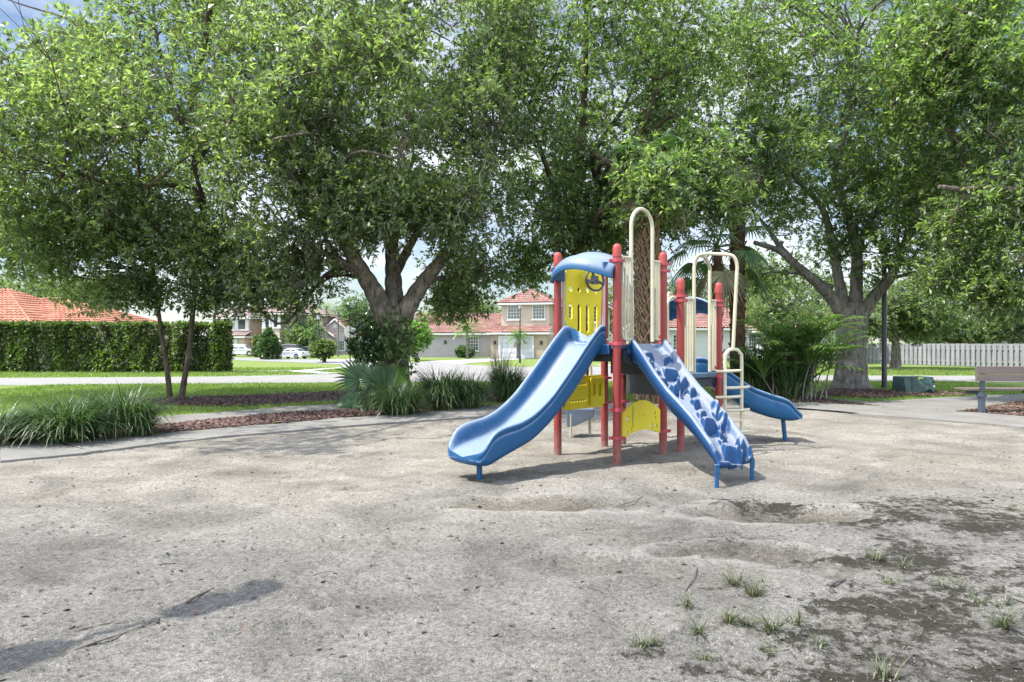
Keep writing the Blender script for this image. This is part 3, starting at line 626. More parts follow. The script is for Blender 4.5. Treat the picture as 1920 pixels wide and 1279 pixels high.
# climbing wall: moulded sheet with ledges and pockets
cT = [Vector((1.53, 8.98, 0)), Vector((2.13, 9.62, 0))]; cB = [Vector((2.247, 7.474, 0)), Vector((2.80, 7.877, 0))]
cS = [0, .05, .17, .32, .475, .61, .74, .85, .93, .965, 1.0]; cZ = [1.575, 1.555, 1.39, 1.15, .945, .81, .665, .51, .40, .32, .27]
def cpt(s, w): return cT[0].lerp(cT[1], w).lerp(cB[0].lerp(cB[1], w), s)
def cproj(s, w):
    p = cpt(s, w); z = interp(s, cS, cZ)+.03; return CX+p.x/p.y*FPX, HY-(z-CAMZ)/p.y*FPX
sg = [(s, w, *cproj(s, w)) for s in np.linspace(0, 1, 101) for w in np.linspace(0, 1, 41)]
def cinv(px, py):
    return min(sg, key=lambda q: (q[2]-px)**2+(q[3]-py)**2)[:2]
HOLDS = [((330,140), .20, .055, .3), ((352,205), .11, .05, .2), ((500,262), .22, .085, -.3), ((466,150), .16, .05, .2), ((440,325), .12, .07, .0), ((402,272), .10, .05, .2), ((600,372), .26, .085, .5), ((545,400), .12, .09, .0), ((672,432), .15, .06, .3), ((715,535), .11, .08, .0), ((755,620), .16, .07, .3), ((815,700), .20, .11, .0), ((872,600), .11, .06, .4), ((912,690), .20, .075, .5), ((912,780), .13, .085, .2), ((1005,930), .22, .14, -.4), ((1065,900), .14, .10, .3), ((935,835), .11, .07, .0)]
holds = [(*cinv(1140+p[0]/4.262, 630+p[1]/4.262), w, h, k) for p, w, h, k in HOLDS]
ns, nw = 190, 90; LW, LS = 1.0, 2.1
rows = []; under = []
for i in range(ns+1):
    s = i/ns; row = []; ur = []; width = cpt(s, 0).__sub__(cpt(s, 1)).length
    zb = interp(s, cS, cZ)
    for j in range(nw+1):
        w = j/nw; p = cpt(s, w); edge = min(w, 1-w)*width
        fade = float(smooth01(0, .04, s)*(1-smooth01(.965, 1, s)))
        rim = .085*fade*(1-float(smooth01(.035, .15, edge)))-.03*float(1-smooth01(0, .03, edge))
        z = zb+rim-.045*fade*float(smooth01(.05, .2, edge))
        z += .03*fade*sin(s*9+w*5)*float(smooth01(.05, .2, edge))
        for hs, hwc, wd, hh, kk in holds:
            dw = (w-hwc)*width; q = (dw/(wd*.62))
            if abs(q) > 1.25: continue
            ds = (s-hs)*LS+kk*dw-.35*dw*dw/wd
            lat = 1-float(smooth01(.7, 1.2, abs(q)))
            if ds < -.20 or ds > .14: continue
            prof = float(smooth01(-.16, -.03, ds))*(1-float(smooth01(-.004, .014, ds)))-.5*float(smooth01(-.004, .014, ds))*(1-float(smooth01(.03, .13, ds)))
            z += hh*1.15*lat*prof
        row.append(Vector((p.x, p.y, z)))
        th = lerp(.26, .16, s)*float(.55+.45*smooth01(0, .08, edge))*(.4+.6*float(smooth01(0, .06, 1-s)))
        ur.append(Vector((p.x+(.5-w)*.06, p.y, zb-th)))
    rows.append(row); under.append(ur)
m = MB(); m.grid(rows); k0 = len(m.v); m.grid([r[::-1] for r in under]); n1 = nw+1
def ti(i, j): return i*n1+j
def ui(i, j): return k0+i*n1+(nw-j)
for i in range(ns): m.f.append((ti(i+1, 0), ti(i, 0), ui(i, 0), ui(i+1, 0))); m.f.append((ti(i, nw), ti(i+1, nw), ui(i+1, nw), ui(i, nw)))
for j in range(nw): m.f.append((ti(0, j), ti(0, j+1), ui(0, j+1), ui(0, j))); m.f.append((ti(ns, j+1), ti(ns, j), ui(ns, j), ui(ns, j+1)))
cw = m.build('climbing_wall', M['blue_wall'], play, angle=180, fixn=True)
for w in (.03, .97):
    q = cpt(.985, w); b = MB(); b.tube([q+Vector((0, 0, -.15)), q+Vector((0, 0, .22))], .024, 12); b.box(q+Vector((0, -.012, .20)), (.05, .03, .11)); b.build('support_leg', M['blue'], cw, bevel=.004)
for w in (.06, .94):
    q = cpt(.0, w); MB().box(q+Vector((0, .02, 1.50)), (.09, .05, .12), Matrix.Rotation(au, 3, 'Z')).build('mounting_flange', M['blue'], cw, smooth=False, bevel=.008)

# steering-wheel panel on the far side of the upper deck
def circ(x, y, r, n=20, ry=None): return [(x+r*cos(2*pi*i/n), y+(ry or r)*sin(2*pi*i/n)) for i in range(n)]
def slot(x, y0, y1, r, n=8): return [(x+r*cos(pi+pi*i/n), y0+r+r*sin(pi+pi*i/n)) for i in range(n+1)]+[(x+r*cos(pi*i/n), y1-r+r*sin(pi*i/n)) for i in range(n+1)]
def rrect(x0, y0, x1, y1, r, n=5):
    out = []
    for cx_, cy_, a0 in ((x1-r, y1-r, 0), (x0+r, y1-r, pi/2), (x0+r, y0+r, pi), (x1-r, y0+r, 1.5*pi)):
        out += [(cx_+r*cos(a0+pi/2*i/n), cy_+r*sin(a0+pi/2*i/n)) for i in range(n+1)]
    return out
UP = Vector((0, 0, 1)); pb = PS-.02
ol = [(.14, 1.98), (.20, 1.80), (.27, 1.66), (.33, 1.61), (.40, 1.60), (.66, 1.60), (.74, 1.62), (.80, 1.68), (.86, 1.82), (.92, 1.98), (.955, 2.3), (.955, 2.60)]+[(.955-.1+.1*cos(t), 2.60+.1*sin(t)) for t in (.5, 1.0, 1.57)]+[(.26, 2.70)]+[(.26+.12*cos(t), 2.58+.12*sin(t)) for t in (2.0, 2.6, 3.14)]
hl = [circ(x, 2.36, .036, 16) for x in (.245, .43, .62, .81)]+[slot(x, 1.74, 2.15, .036) for x in (.43, .62, .81)]+[slot(.245, 1.93, 2.15, .036)]
sp = MB().plate(ol[::-1] if False else ol, hl, pos(0, pb, 0), PU, UP, .022).build('steering_panel', M['yellow'], play, smooth=False)
wc = pos(.60, pb-.17, 2.50); ax = (-PV+Vector((-.25, -.1, .12))).normalized(); e1 = ax.cross(UP).normalized(); e2 = e1.cross(ax)
sw = MB(); sw.tube([wc+e1*.155*cos(2*pi*i/36)+e2*.155*sin(2*pi*i/36) for i in range(36)], .016, 10, closed=True)
sw.box(wc, (.11, .035, .12), Matrix((e1, ax, e2)).transposed())
for a in (radians(200), radians(-20), radians(75)): sw.tube([wc, wc+(e1*cos(a)+e2*sin(a))*.15], [.026, .018], 8)
sw.tube([wc, pos(.60, pb, 2.50)], .025, 12); sw.build('steering_wheel', M['charcoal'], sp, angle=40)
def vbar(a, b, z0, z1, w=.045, mat='cream', name='rail', par=None):
    return MB().box(pos(a, b, (z0+z1)/2), (w, .03, z1-z0), Matrix.Rotation(au, 3, 'Z')).build(name, M[mat], par or play, smooth=False, bevel=.008)
vbar(.105, pb, 1.60, 2.60); vbar(.99, pb-.02, 1.58, 2.62, .05, 'pinkcream')
# blue visor hoods
def hood(a0, b0, a1, b1, outv, zt0, zt1, zb0, zb1, ov, label):
    P0, P1 = pos(a0, b0, 0), pos(a1, b1, 0); outv = Vector(outv).normalized(); np_, nq = 60, 30; rows = []
    for i in range(np_+1):
        p = i/np_; s_ = sin(pi*p); zt = zt0+zt1*s_**.8; zb = zb0+zb1*s_; o = ov*(.28+.72*s_**.7); base = P0.lerp(P1, p); r = []
        for j in range(nq+1):
            q = j/nq; ph = q*pi/2*1.12; z = zb+(zt-zb)*max(cos(ph), -.02)+(0 if ph < pi/2 else -.035*(ph-pi/2)/.19); out = -.12+(o+.12)*sin(min(ph, pi/2))
            if .16 < q < .46 and .12 < p < .62: z -= .07*float(smooth01(.16, .22, q)*(1-smooth01(.38, .46, q))*smooth01(.12, .2, p)*(1-smooth01(.52, .62, p)))
            r.append(base+outv*out+Vector((0, 0, z)))
        rows.append(r)
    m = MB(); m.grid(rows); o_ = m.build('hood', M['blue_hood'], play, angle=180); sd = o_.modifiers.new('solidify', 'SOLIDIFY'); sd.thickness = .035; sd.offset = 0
    o_['label'] = label
    for (pp, s_) in ((P0, 1), (P1, -1)):
        d_ = (P1-P0).normalized()*s_
        MB().box(pp+d_*.075+outv*.07+Vector((0, 0, (zt0+zb0)/2)), (.035, .24, zt0-zb0+.02), Matrix.Rotation(math.atan2(d_.y, d_.x), 3, 'Z')).build('hood_bracket', M['blue'], o_, smooth=False, bevel=.008)
hood(0, PS, 0, 0, -PU, 2.63, .18, 2.46, .14, .35, 'blue visor hood over the larger slide')
hood(B2, PS, B2, 0, PU, 2.13, .19, 1.97, .14, .30, 'blue visor hood of the lower deck')

# cream bar barriers with the hoops between them
def barrier(a0, a1, b, z0, z1, n, flip=False):
    m = MB(); r = .05; inner = a1 if not flip else a0
    for i in range(n):
        a = a0+(a1-a0)*i/(n-1); zz = z0+(.06 if (i == 0) != flip and i in (0, n-1) else 0); m.box(pos(a, b, (zz+z1)/2), (.017, .026, z1-zz), Matrix.Rotation(au, 3, 'Z'))
    m.tube([pos(a0-.04, b, z1), pos(a1+.02, b, z1)], .017, 8); m.tube(catmull([pos(a0, b-.002, z0+.09), pos(a0+.02, b-.002, z0+.02), pos(a0+.07, b-.002, z0), pos(a1, b-.002, z0)], 4), .017, 8)
    m.box(pos(inner, b-.03, (z0+z1)/2-.17), (.012, .045, (z1-z0)*.62), Matrix.Rotation(au, 3, 'Z'))
    return m.build('barrier', M['cream'], play, bevel=.003)
barrier(.115, .29, 0, 1.63, 2.72, 4); barrier(.84, .965, 0, 1.63, 2.72, 4, True)
def tubepart(name, pts, r=.025, k=6, sm=True, par=None, mat='cream'): return MB().tube(catmull(pts, k) if sm else pts, r, 12).build(name, M[mat], par or play, angle=60)
arc = [pos(.31, 0, 1.60), pos(.31, 0, 3.155)]+[pos(.555-.245*cos(t), 0, 3.155+.25*sin(t)) for t in np.linspace(.12, pi-.12, 18)]+[pos(.80, 0, 3.155), pos(.80, 0, 1.60)]
tubepart('hoop', arc, .026, sm=False)
tubepart('grab_bar', [pos(.42, .5, 1.62), pos(.80, .35, 1.86)], .018, sm=False)
barrier(A2+.13, A2+.32, 0, 1.16, 2.24, 4); barrier(2.35, B2-.10, 0, 1.16, 2.24, 4, True)
ld = Vector((X(1375, 9.9), 9.9, 0))
tubepart('hoop', [pos(1.88, 0, 1.14), pos(1.88, 0, 1.9), pos(1.88, 0, 2.62), pos(1.885, -.01, 2.76), Vector((X(1309, 10.15), 10.15, 2.87)), Vector((X(1322, 10.08), 10.08, 2.90)), Vector((X(1345, 10.0), 10.0, 2.885)), Vector((X(1366, 9.92), 9.92, 2.865)), Vector((X(1377, 9.9), 9.9, 2.82)), Vector((X(1382, 9.9), 9.9, 2.70)), Vector((X(1381, 9.9), 9.9, 2.5)), ld+Vector((-.005, 0, 1.49))], .026, 6)
tubepart('hoop', [pos(2.33, 0, 1.14), pos(2.33, 0, 1.9), pos(2.33, 0, 2.60), pos(2.31, -.01, 2.74), Vector((X(1323, 10.3), 10.3, 2.86)), Vector((X(1313, 10.12), 10.12, 2.885))], .026, 6)
lad = MB(); e = Vector((.97, .24, 0)); L_, R_ = ld-e*.135, ld+e*.135
lad.tube(catmull([L_+UP*-.1, L_+UP*.6, L_+UP*1.34, L_+UP*1.43+e*.025, L_+UP*1.485+e*.08, R_+UP*1.485-e*.08, R_+UP*1.43-e*.025, R_+UP*1.34, R_+UP*.6, R_+UP*-.1], 5), .025, 12)
lad = lad.build('ladder', M['cream'], play, angle=60)
for z, sgn in ((1.175, -1), (.935, 1), (.80, -1), (.605, 1), (.45, -1), (.29, 1)):
    a, b = (L_-e*.15, R_) if sgn < 0 else (L_, R_+e*.12)
    f_ = Vector((.1, -.97, 0)); tubepart('rung', [a+UP*z, a.lerp(b, .25)+f_*.03+UP*z, a.lerp(b, .75)+f_*.03+UP*(z+.005), b+UP*(z+.01)], .021, 4, par=lad)
# handrail between the two decks
tubepart('handrail', [pos(1.22, .05, 1.42), pos(1.22, .05, 1.9), pos(1.24, .05, 2.14), pos(1.34, .05, 2.24), pos(1.46, .05, 2.24)], .022)
tubepart('handrail', [pos(1.36, .12, 1.38), pos(1.36, .12, 1.9), pos(1.37, .12, 2.28), pos(1.46, .12, 2.30)], .02)

# lower yellow panels
tooth = lambda x0, x1, y0, y1, n: [(x0, y1), (x0, y0)]+[p for i in range(n) for p in ((x0+(x1-x0)*(i+.3)/n, y0), (x0+(x1-x0)*(i+.3)/n, y0+.022), (x0+(x1-x0)*(i+.7)/n, y0+.022), (x0+(x1-x0)*(i+.7)/n, y0))]+[(x1, y0), (x1, y1)]
pa = MB().plate(rrect(.10, .62, .985, 1.10, .03), [tooth(.34, .62, .955, .99, 5)[::-1], tooth(.20, .62, .72, .755, 7)[::-1]], pos(0, pb, 0), PU, UP, .02).build('game_panel', M['yellow'], play, smooth=False)
MB().plate(rrect(.66, .66, .985, 1.06, .02), [slot(.735, .80, .98, .035), rrect(.84, .79, .90, .97, .01)], pos(0, pb-.035, 0), PU, UP, .018).build('game_panel_front', M['yellow'], pa, smooth=False, bevel=.003)
n_ = 14
top = [(.10+.86*i/n_, .66+.16*sin(pi*(i/n_)*.95+.08)-.02*i/n_) for i in range(n_+1)]; bot = [(.10+.86*i/n_, .325+.085*sin(pi*i/n_)) for i in range(n_+1)]
hb = [circ(.19, .40, .030, 12), [(.17, .55), (.255, .55), (.245, .60), (.21, .625), (.18, .60)], [(.275, .41), (.30, .39), (.30, .45), (.275, .46)], circ(.74, .45, .032, 12), circ(.86, .44, .032, 12), [(.81, .60), (.86, .60), (.835, .655)], [(.81, .57), (.86, .56), (.84, .53)], [(.77, .71), (.80, .71), (.785, .74)], circ(.475, .60, .012, 8, .02), circ(.57, .605, .012, 8, .02)]
pbp = MB().plate(bot+top[::-1], hb, pos(0, -.01, 0), PU, UP, .022).build('tactile_panel', M['yellow'], play, smooth=False)
MB().plate([(.312, .46), (.318, .46), (.318, .74), (.312, .74)], [], pos(0, -.024, 0), PU, UP, .004).build('panel_seam', M['charcoal'], pbp, smooth=False)
# counter seat under the slide
ct = MB(); d_ = 11.35; T = [W(1062, 767, d_), W(1113, 767, d_), W(1113, 783, d_), W(1078, 799, d_), W(1064, 801, d_), W(1062, 797, d_)]
bk = Vector((.05, .34, .0)); n6 = len(T); ct.add([p for p in T]+[p+bk for p in T], [tuple(range(n6-1, -1, -1)), tuple(range(n6, 2*n6))]+[(i, (i+1) % n6, n6+(i+1) % n6, n6+i) for i in range(n6)])
cs = ct.build('counter', M['greyplastic'], play, smooth=False, fixn=True, bevel=.012)
for px_, dd in ((1070, 11.37), (1106, 11.65)):
    q = Vector((X(px_, dd), dd, 0)); MB().tube([q+UP*-.1, q+UP*.40], .024, 10).build('leg', M['cream'], cs)
tubepart('grab_loop', [W(1096, 705, 11.0), W(1096, 690, 11.0), W(1102, 683, 11.0), W(1107, 690, 11.0), W(1107, 705, 11.0)], .03, par=pa)
# ------------------------------------------------------------------ houses
def tilemat(name, c1, c2, c3):
    m, n, l, b = newmat(name); t = N(n, 'ShaderNodeTexCoord'); v = N(n, 'ShaderNodeTexVoronoi', Scale=3.2); l.new(t.outputs['Object'], v.inputs['Vector'])
    s = N(n, 'ShaderNodeSeparateColor'); l.new(v.outputs['Color'], s.inputs[0]); r = ramp(n, [(0, c1), (.5, c2), (1, c3)]); l.new(s.outputs[0], r.inputs[0])
    a = N(n, 'ShaderNodeTexNoise', Scale=.8, Detail=8); l.new(t.outputs['Object'], a.inputs['Vector']); r2 = ramp(n, [(.3, (.72, .72, .72)), (.7, (1.1, 1.1, 1.1))]); l.new(a.outputs['Fac'], r2.inputs[0])
    mu = N(n, 'ShaderNodeMix', data_type='RGBA', blend_type='MULTIPLY'); mu.inputs[0].default_value = 1; l.new(r.outputs[0], mu.inputs[6]); l.new(r2.outputs[0], mu.inputs[7]); l.new(mu.outputs[2], b.inputs['Base Color']); b.inputs['Roughness'].default_value = .8
    return m
M['tile_orange'] = tilemat('tile_orange', (.27, .088, .045), (.33, .125, .068), (.37, .165, .10))
M['tile_red'] = tilemat('tile_red', (.20, .092, .073), (.255, .128, .104), (.29, .165, .138))
M['tile_salmon'] = tilemat('tile_salmon', (.44, .22, .16), (.52, .28, .21), (.58, .36, .29))
M['tile_brown'] = tilemat('tile_brown', (.20, .14, .12), (.26, .19, .165), (.32, .25, .22))
M['tile_grey'] = tilemat('tile_grey', (.14, .14, .15), (.19, .19, .20), (.25, .25, .26))
def stucco(name, c): return simple(name, tuple(x*.80 for x in c), tuple(x*.68 for x in c), scale=.9, rough=.9, bump=.15, bscale=30, bdist=.01)
M['st_beige'] = stucco('stucco_beige', (.56, .44, .33)); M['st_cream'] = stucco('stucco_cream', (.62, .50, .40)); M['st_lilac'] = stucco('stucco_lilac', (.50, .45, .46)); M['st_grey'] = stucco('stucco_grey', (.42, .37, .34)); M['st_white'] = stucco('stucco_white', (.68, .68, .70)); M['st_pink'] = stucco('stucco_pale_pink', (.60, .52, .49))
M['trim'] = simple('white_trim', (.60, .59, .57), (.54, .53, .51), scale=3, rough=.6); M['garage'] = simple('garage_white', (.58, .59, .62), (.54, .55, .58), scale=2, rough=.5)
M['glass'] = simple('window_glass', (.03, .045, .055), (.05, .07, .08), scale=1, rough=.08, spec=.8); M['shutter'] = simple('blue_grey_shutter', (.55, .60, .68), (.5, .55, .63), scale=4, rough=.6); M['dark'] = simple('dark_metal', (.012, .012, .014), (.02, .02, .022), scale=8, rough=.4)
M['whitepvc'] = simple('white_vinyl', (.78, .78, .78), (.7, .7, .7), scale=3, rough=.5)

def tiles(b, e0, e1, r0, r1, pitch=.30, row=.42, amp=.06, res=6):
    """barrel tiles: rolls and steps on the plane between the eave e0-e1 and the ridge r0-r1 (either may be shorter)"""
    e0, e1, r0, r1 = map(Vector, (e0, e1, r0, r1)); n = ((e1-e0).cross((r0+r1)/2-(e0+e1)/2)).normalized()
    if n.z < 0: n = -n
    ex = (e1-e0).normalized(); w = (e1-e0).length; hgt = ((r0+r1)/2-(e0+e1)/2).length; nr_ = max(2, int(hgt/row)); nc = max(4, int(w/pitch)*res)
    rows = []
    for i in range(nr_):
        for k in (0.0, .98):
            t = (i+k)/nr_; a = e0.lerp(r0, t); c = e1.lerp(r1, t); rr = []
            for j in range(nc+1):
                p = a.lerp(c, j/nc); ph = (p-e0).dot(ex)/pitch; rr.append(p+n*(amp*abs(sin(pi*ph))**.8+amp*.9*(1-k)))
            rows.append(rr)
    b.grid(rows)
def house(name, label, loc, rz, walls, roofs, openings=(), extra=()):
    """walls: (name, x0,x1,y0,y1,z0,z1,mat); roofs: (kind, x0,x1,y0,y1,zeave,rise,over,mat); front is -y
       openings: (kind, face, u, z0, w, h) on block index 0.. ; u measured along the face"""
    root = thing(name, (loc[0], loc[1], 0), label, 'house', 'houses along the street', rz); Rz = Matrix.Rotation(rz, 3, 'Z')
    def B(mb, nm, mat, par=root, **k): return mb.build(nm, mat, par, world=False, **k)
    for (x0, x1, y0, y1, z0, z1, mat) in walls:
        B(MB().box(((x0+x1)/2, (y0+y1)/2, (z0+z1)/2), (x1-x0, y1-y0, z1-z0)), 'wall', M[mat], smooth=False)
    for (kind, x0, x1, y0, y1, ze, rise, ov, mat) in roofs:
        X0, X1, Y0, Y1 = x0-ov, x1+ov, y0-ov, y1+ov; m = MB(); fa = MB()
        if kind == 'hip':
            if X1-X0 >= Y1-Y0: h = (Y1-Y0)/2; ra, rb = (X0+h, (Y0+Y1)/2), (X1-h, (Y0+Y1)/2)
            else: h = (X1-X0)/2; ra, rb = ((X0+X1)/2, Y0+h), ((X0+X1)/2, Y1-h)
            zr = ze+rise; A, Bq, C, D = [Vector((*p, ze)) for p in ((X0, Y0), (X1, Y0), (X1, Y1), (X0, Y1))]; ra, rb = Vector((*ra, zr)), Vector((*rb, zr))
            if X1-X0 >= Y1-Y0: L = [(A, Bq, ra, rb), (C, D, rb, ra), (D, A, ra, ra), (Bq, C, rb, rb)]
            else: L = [(A, Bq, ra, ra), (C, D, rb, rb), (D, A, rb, ra), (Bq, C, ra, rb)]
            m.tube([ra, rb+Vector((.01, .01, 0))], .11, 6)
            for c, r_ in ((A, ra), (Bq, ra if X1-X0 < Y1-Y0 else rb), (C, rb), (D, rb if X1-X0 < Y1-Y0 else ra)): m.tube([c, r_], .09, 6)
        elif kind == 'gabx':      # ridge along x, slopes face -y and +y
            ym = (Y0+Y1)/2; zr = ze+rise; L = [((X0, Y0, ze), (X1, Y0, ze), (X0, ym, zr), (X1, ym, zr)), ((X1, Y1, ze), (X0, Y1, ze), (X1, ym, zr), (X0, ym, zr))]; m.tube([(X0, ym, zr), (X1, ym, zr)], .1, 6)
        elif kind == 'gaby':      # ridge along y, gable faces -y
            xm = (X0+X1)/2; zr = ze+rise; L = [((X0, Y1, ze), (X0, Y0, ze), (xm, Y1, zr), (xm, Y0, zr)), ((X1, Y0, ze), (X1, Y1, ze), (xm, Y0, zr), (xm, Y1, zr))]; m.tube([(xm, Y0, zr), (xm, Y1, zr)], .1, 6)
            g = MB(); g.add([(x0, y0, ze), (x1, y0, ze), ((x0+x1)/2, y0, ze+rise*(x1-x0)/(X1-X0)), (x0, y0+.2, ze), (x1, y0+.2, ze), ((x0+x1)/2, y0+.2, ze+rise*(x1-x0)/(X1-X0))], [(0, 1, 2), (3, 5, 4), (0, 3, 4, 1), (1, 4, 5, 2), (2, 5, 3, 0)]); B(g, 'gable', M['st_pink'], smooth=False)
            for s in (X0, X1): fa.tube([(s, Y0-.02, ze-.06), (xm, Y0-.02, zr-.06)], .10, 4)
        else:                     # 'shed': rises from front eave to back, hipped left end
            zr = ze+rise; L = [((X0, Y0, ze), (X1, Y0, ze), (X0+(Y1-Y0)*.8, Y1, zr), (X1, Y1, zr)), ((X0, Y1, ze), (X0, Y0, ze), (X0+(Y1-Y0)*.8, Y1, zr), (X0+(Y1-Y0)*.8, Y1, zr))]; m.tube([(X0, Y0, ze), (X0+(Y1-Y0)*.8, Y1, zr)], .09, 6)
        for q in L: tiles(m, *q)
        r = B(m, 'roof', M[mat], angle=50)
        for (a, c) in (((X0, Y0), (X1, Y0)), ((X1, Y0), (X1, Y1)), ((X0, Y0), (X0, Y1))):
            if kind == 'gaby' and a[1] == c[1]: continue
            p, q = Vector((*a, ze-.10)), Vector((*c, ze-.10)); dv = (q-p); fa.box((p+q)/2, (abs(dv.x)+.08 if abs(dv.x) > .1 else .08, abs(dv.y)+.08 if abs(dv.y) > .1 else .08, .17))
        B(fa, 'fascia', M['trim'], r, smooth=False)
    for op in openings:
        kind, face, u, z0, w, h, off = op
        # face 'f': plane y=off, u along x ; face 'r': plane x=off, u along y
        def bx(u0, u1, za, zb, o0, o1):
            if face == 'f': return ((u0+u1)/2, off-(o0+o1)/2, (za+zb)/2), (abs(u1-u0), abs(o1-o0), zb-za)
            return (off+(o0+o1)/2, (u0+u1)/2, (za+zb)/2), (abs(o1-o0), abs(u1-u0), zb-za)
        if kind == 'window':
            f = MB(); t = .09
            for a in ((u-w/2-t, u-w/2, z0-t, z0+h+t), (u+w/2, u+w/2+t, z0-t, z0+h+t), (u-w/2, u+w/2, z0+h, z0+h+t), (u-w/2, u+w/2, z0-t, z0)): f.box(*bx(*a, -.02, .09))
            f.box(*bx(u-w/2-.18, u+w/2+.18, z0-t-.1, z0-t, -.02, .14))
            fo = B(f, 'window', M['trim'], smooth=False); B(MB().box(*bx(u-w/2, u+w/2, z0, z0+h, -.03, .02)), 'pane', M['glass'], fo, smooth=False)
            mu = MB()
            for i in range(1, 4): mu.box(*bx(u-w/2, u+w/2, z0+h*i/4-.018, z0+h*i/4+.018, .018, .04))
            for i in range(1, 4): mu.box(*bx(u-w/2+w*i/4-.018, u-w/2+w*i/4+.018, z0, z0+h, .016, .038))
            B(mu, 'muntins', M['trim'], fo, smooth=False)
        elif kind == 'shuttered':
            f = MB(); f.box(*bx(u-w/2, u+w/2, z0, z0+h, -.03, .05)); fo = B(f, 'window', M['glass'], smooth=False)
            for s in (-1, 1): B(MB().box(*bx(u+s*(w/2+.24)-.2, u+s*(w/2+.24)+.2, z0-.08, z0+h+.08, -.02, .08)), 'shutter', M['trim'], fo, smooth=False)
            B(MB().box(*bx(u-w/2-.5, u+w/2+.5, z0-.2, z0-.08, -.02, .12)), 'sill', M['trim'], fo, smooth=False)
        elif kind == 'garage':
            f = MB()
            for a in ((u-w/2-.2, u-w/2, z0, z0+h+.2), (u+w/2, u+w/2+.2, z0, z0+h+.2), (u-w/2, u+w/2, z0+h, z0+h+.2)): f.box(*bx(*a, -.02, .12))
            fo = B(f, 'garage_door_frame', M['trim'], smooth=False); g = MB()
            for i in range(4): g.box(*bx(u-w/2, u+w/2, z0+h*i/4+.012, z0+h*(i+1)/4-.012, -.06, .05)); 
            for i in range(4):
                for j in range(4): g.box(*bx(u-w/2+w*(j+.12)/4, u-w/2+w*(j+.88)/4, z0+h*(i+.2)/4, z0+h*(i+.8)/4, .04, .065))
            B(g, 'garage_door', M['garage'], fo, smooth=False)
        elif kind == 'lamp':
            B(MB().box(*bx(u-.11, u+.11, z0, z0+.34, -.02, .16)), 'wall_lamp', M['dark'], smooth=False, bevel=.03)
        elif kind == 'band':
            B(MB().box(*bx(u-w/2, u+w/2, z0, z0+h, -.02, .05)), 'trim_band', M['trim'], smooth=False)
        elif kind == 'door':
            B(MB().box(*bx(u-w/2, u+w/2, z0, z0+h, -.02, .05)), 'door', M['trim'] if off > 900 else M['dark'], smooth=False, bevel=.01)
        elif kind == 'vent':
            B(MB().lathe([(.28, -.03), (.28, .03)], (0, 0, 0), 16) if False else MB().box(*bx(u-.25, u+.25, z0, z0+.5, -.02, .06)), 'gable_vent', M['trim'], smooth=False, bevel=.1)
    return root

# beige two-storey house (front turned slightly left)
d = 66; s = d/FPX
house('two_storey_house', 'two storey beige house with red tile roofs and white garage door', (X(936, d), d, 0), radians(-14),
 [(0, 4.75, .8, 11, 0, 5.35, 'st_cream'), (-.8, 4.75, -.2, 1.2, 0, 2.45, 'st_beige'), (4.7, 9.5, 3.2, 11, 0, 5.3, 'st_cream')],
 [('hip', 0, 4.75, .8, 11, 5.37, 1.5, .45, 'tile_red'), ('shed', -.8, 4.75, -.2, .85, 2.5, .75, .35, 'tile_red'), ('hip', 4.7, 9.5, 3.2, 11, 5.28, 1.5, .45, 'tile_red')],
 [('window', 'f', 1.25, 3.85, 1.1, 1.25, .8), ('window', 'f', 3.75, 3.85, 1.1, 1.25, .8), ('garage', 'f', 1.75, 0.02, 3.1, 1.95, -.2), ('lamp', 'f', -.35, 1.35, 0, 0, -.2), ('lamp', 'f', 4.2, 1.35, 0, 0, -.2), ('band', 'r', 5, .70, 9.6, .28, 4.75), ('window', 'f', 6.8, 3.6, 1.2, 1.4, 3.2), ('window', 'f', 8.4, 3.6, 1.2, 1.4, 3.2), ('window', 'f', 6.6, .9, 1.2, 1.3, 3.2)])
d = 71
house('lilac_house', 'single storey lilac walled house with long red tile roof', (X(758, d), d, 0), radians(-3),
 [(0, 9.9, 0, 11, 0, 2.42, 'st_lilac')], [('gabx', .6, 10.3, 0, 11, 2.5, 2.2, .45, 'tile_red')],
 [('window', 'f', 7.2, .75, 1.0, 1.35, 0), ('door', 'f', 9.3, .5, .45, 1.7, 0), ('window', 'f', 1.1, .9, 1.0, 1.2, 0), ('lamp', 'f', 4.3, 1.4, 0, 0, 0)])
d = 84
house('gabled_house', 'small pale house with two front gables and salmon roof', (X(574, d), d, 0), radians(4),
 [(0, 3.3, -1.2, 4, 0, 2.3, 'st_pink'), (2.0, 4.9, .2, 5, 0, 2.9, 'st_pink'), (.4, 9.0, 1.5, 9, 0, 2.3, 'st_pink')],
 [('gaby', 0, 3.3, -1.2, 4, 2.32, 1.45, .25, 'tile_salmon'), ('gaby', 2.0, 4.9, .2, 5, 2.93, 1.5, .25, 'tile_salmon'), ('gabx', 1.6, 9.0, 1.5, 9, 2.35, 2.2, .4, 'tile_salmon')],
 [('garage', 'f', 1.5, .02, 1.9, 1.5, -1.2), ('vent', 'f', 3.45, 3.3, 0, 0, .2), ('vent', 'f', 1.65, 2.75, 0, 0, -1.2), ('window', 'f', 4.2, .6, .7, 1.1, .2), ('door', 'f', 5.6, .05, .6, 1.6, 1.5)])
d = 74
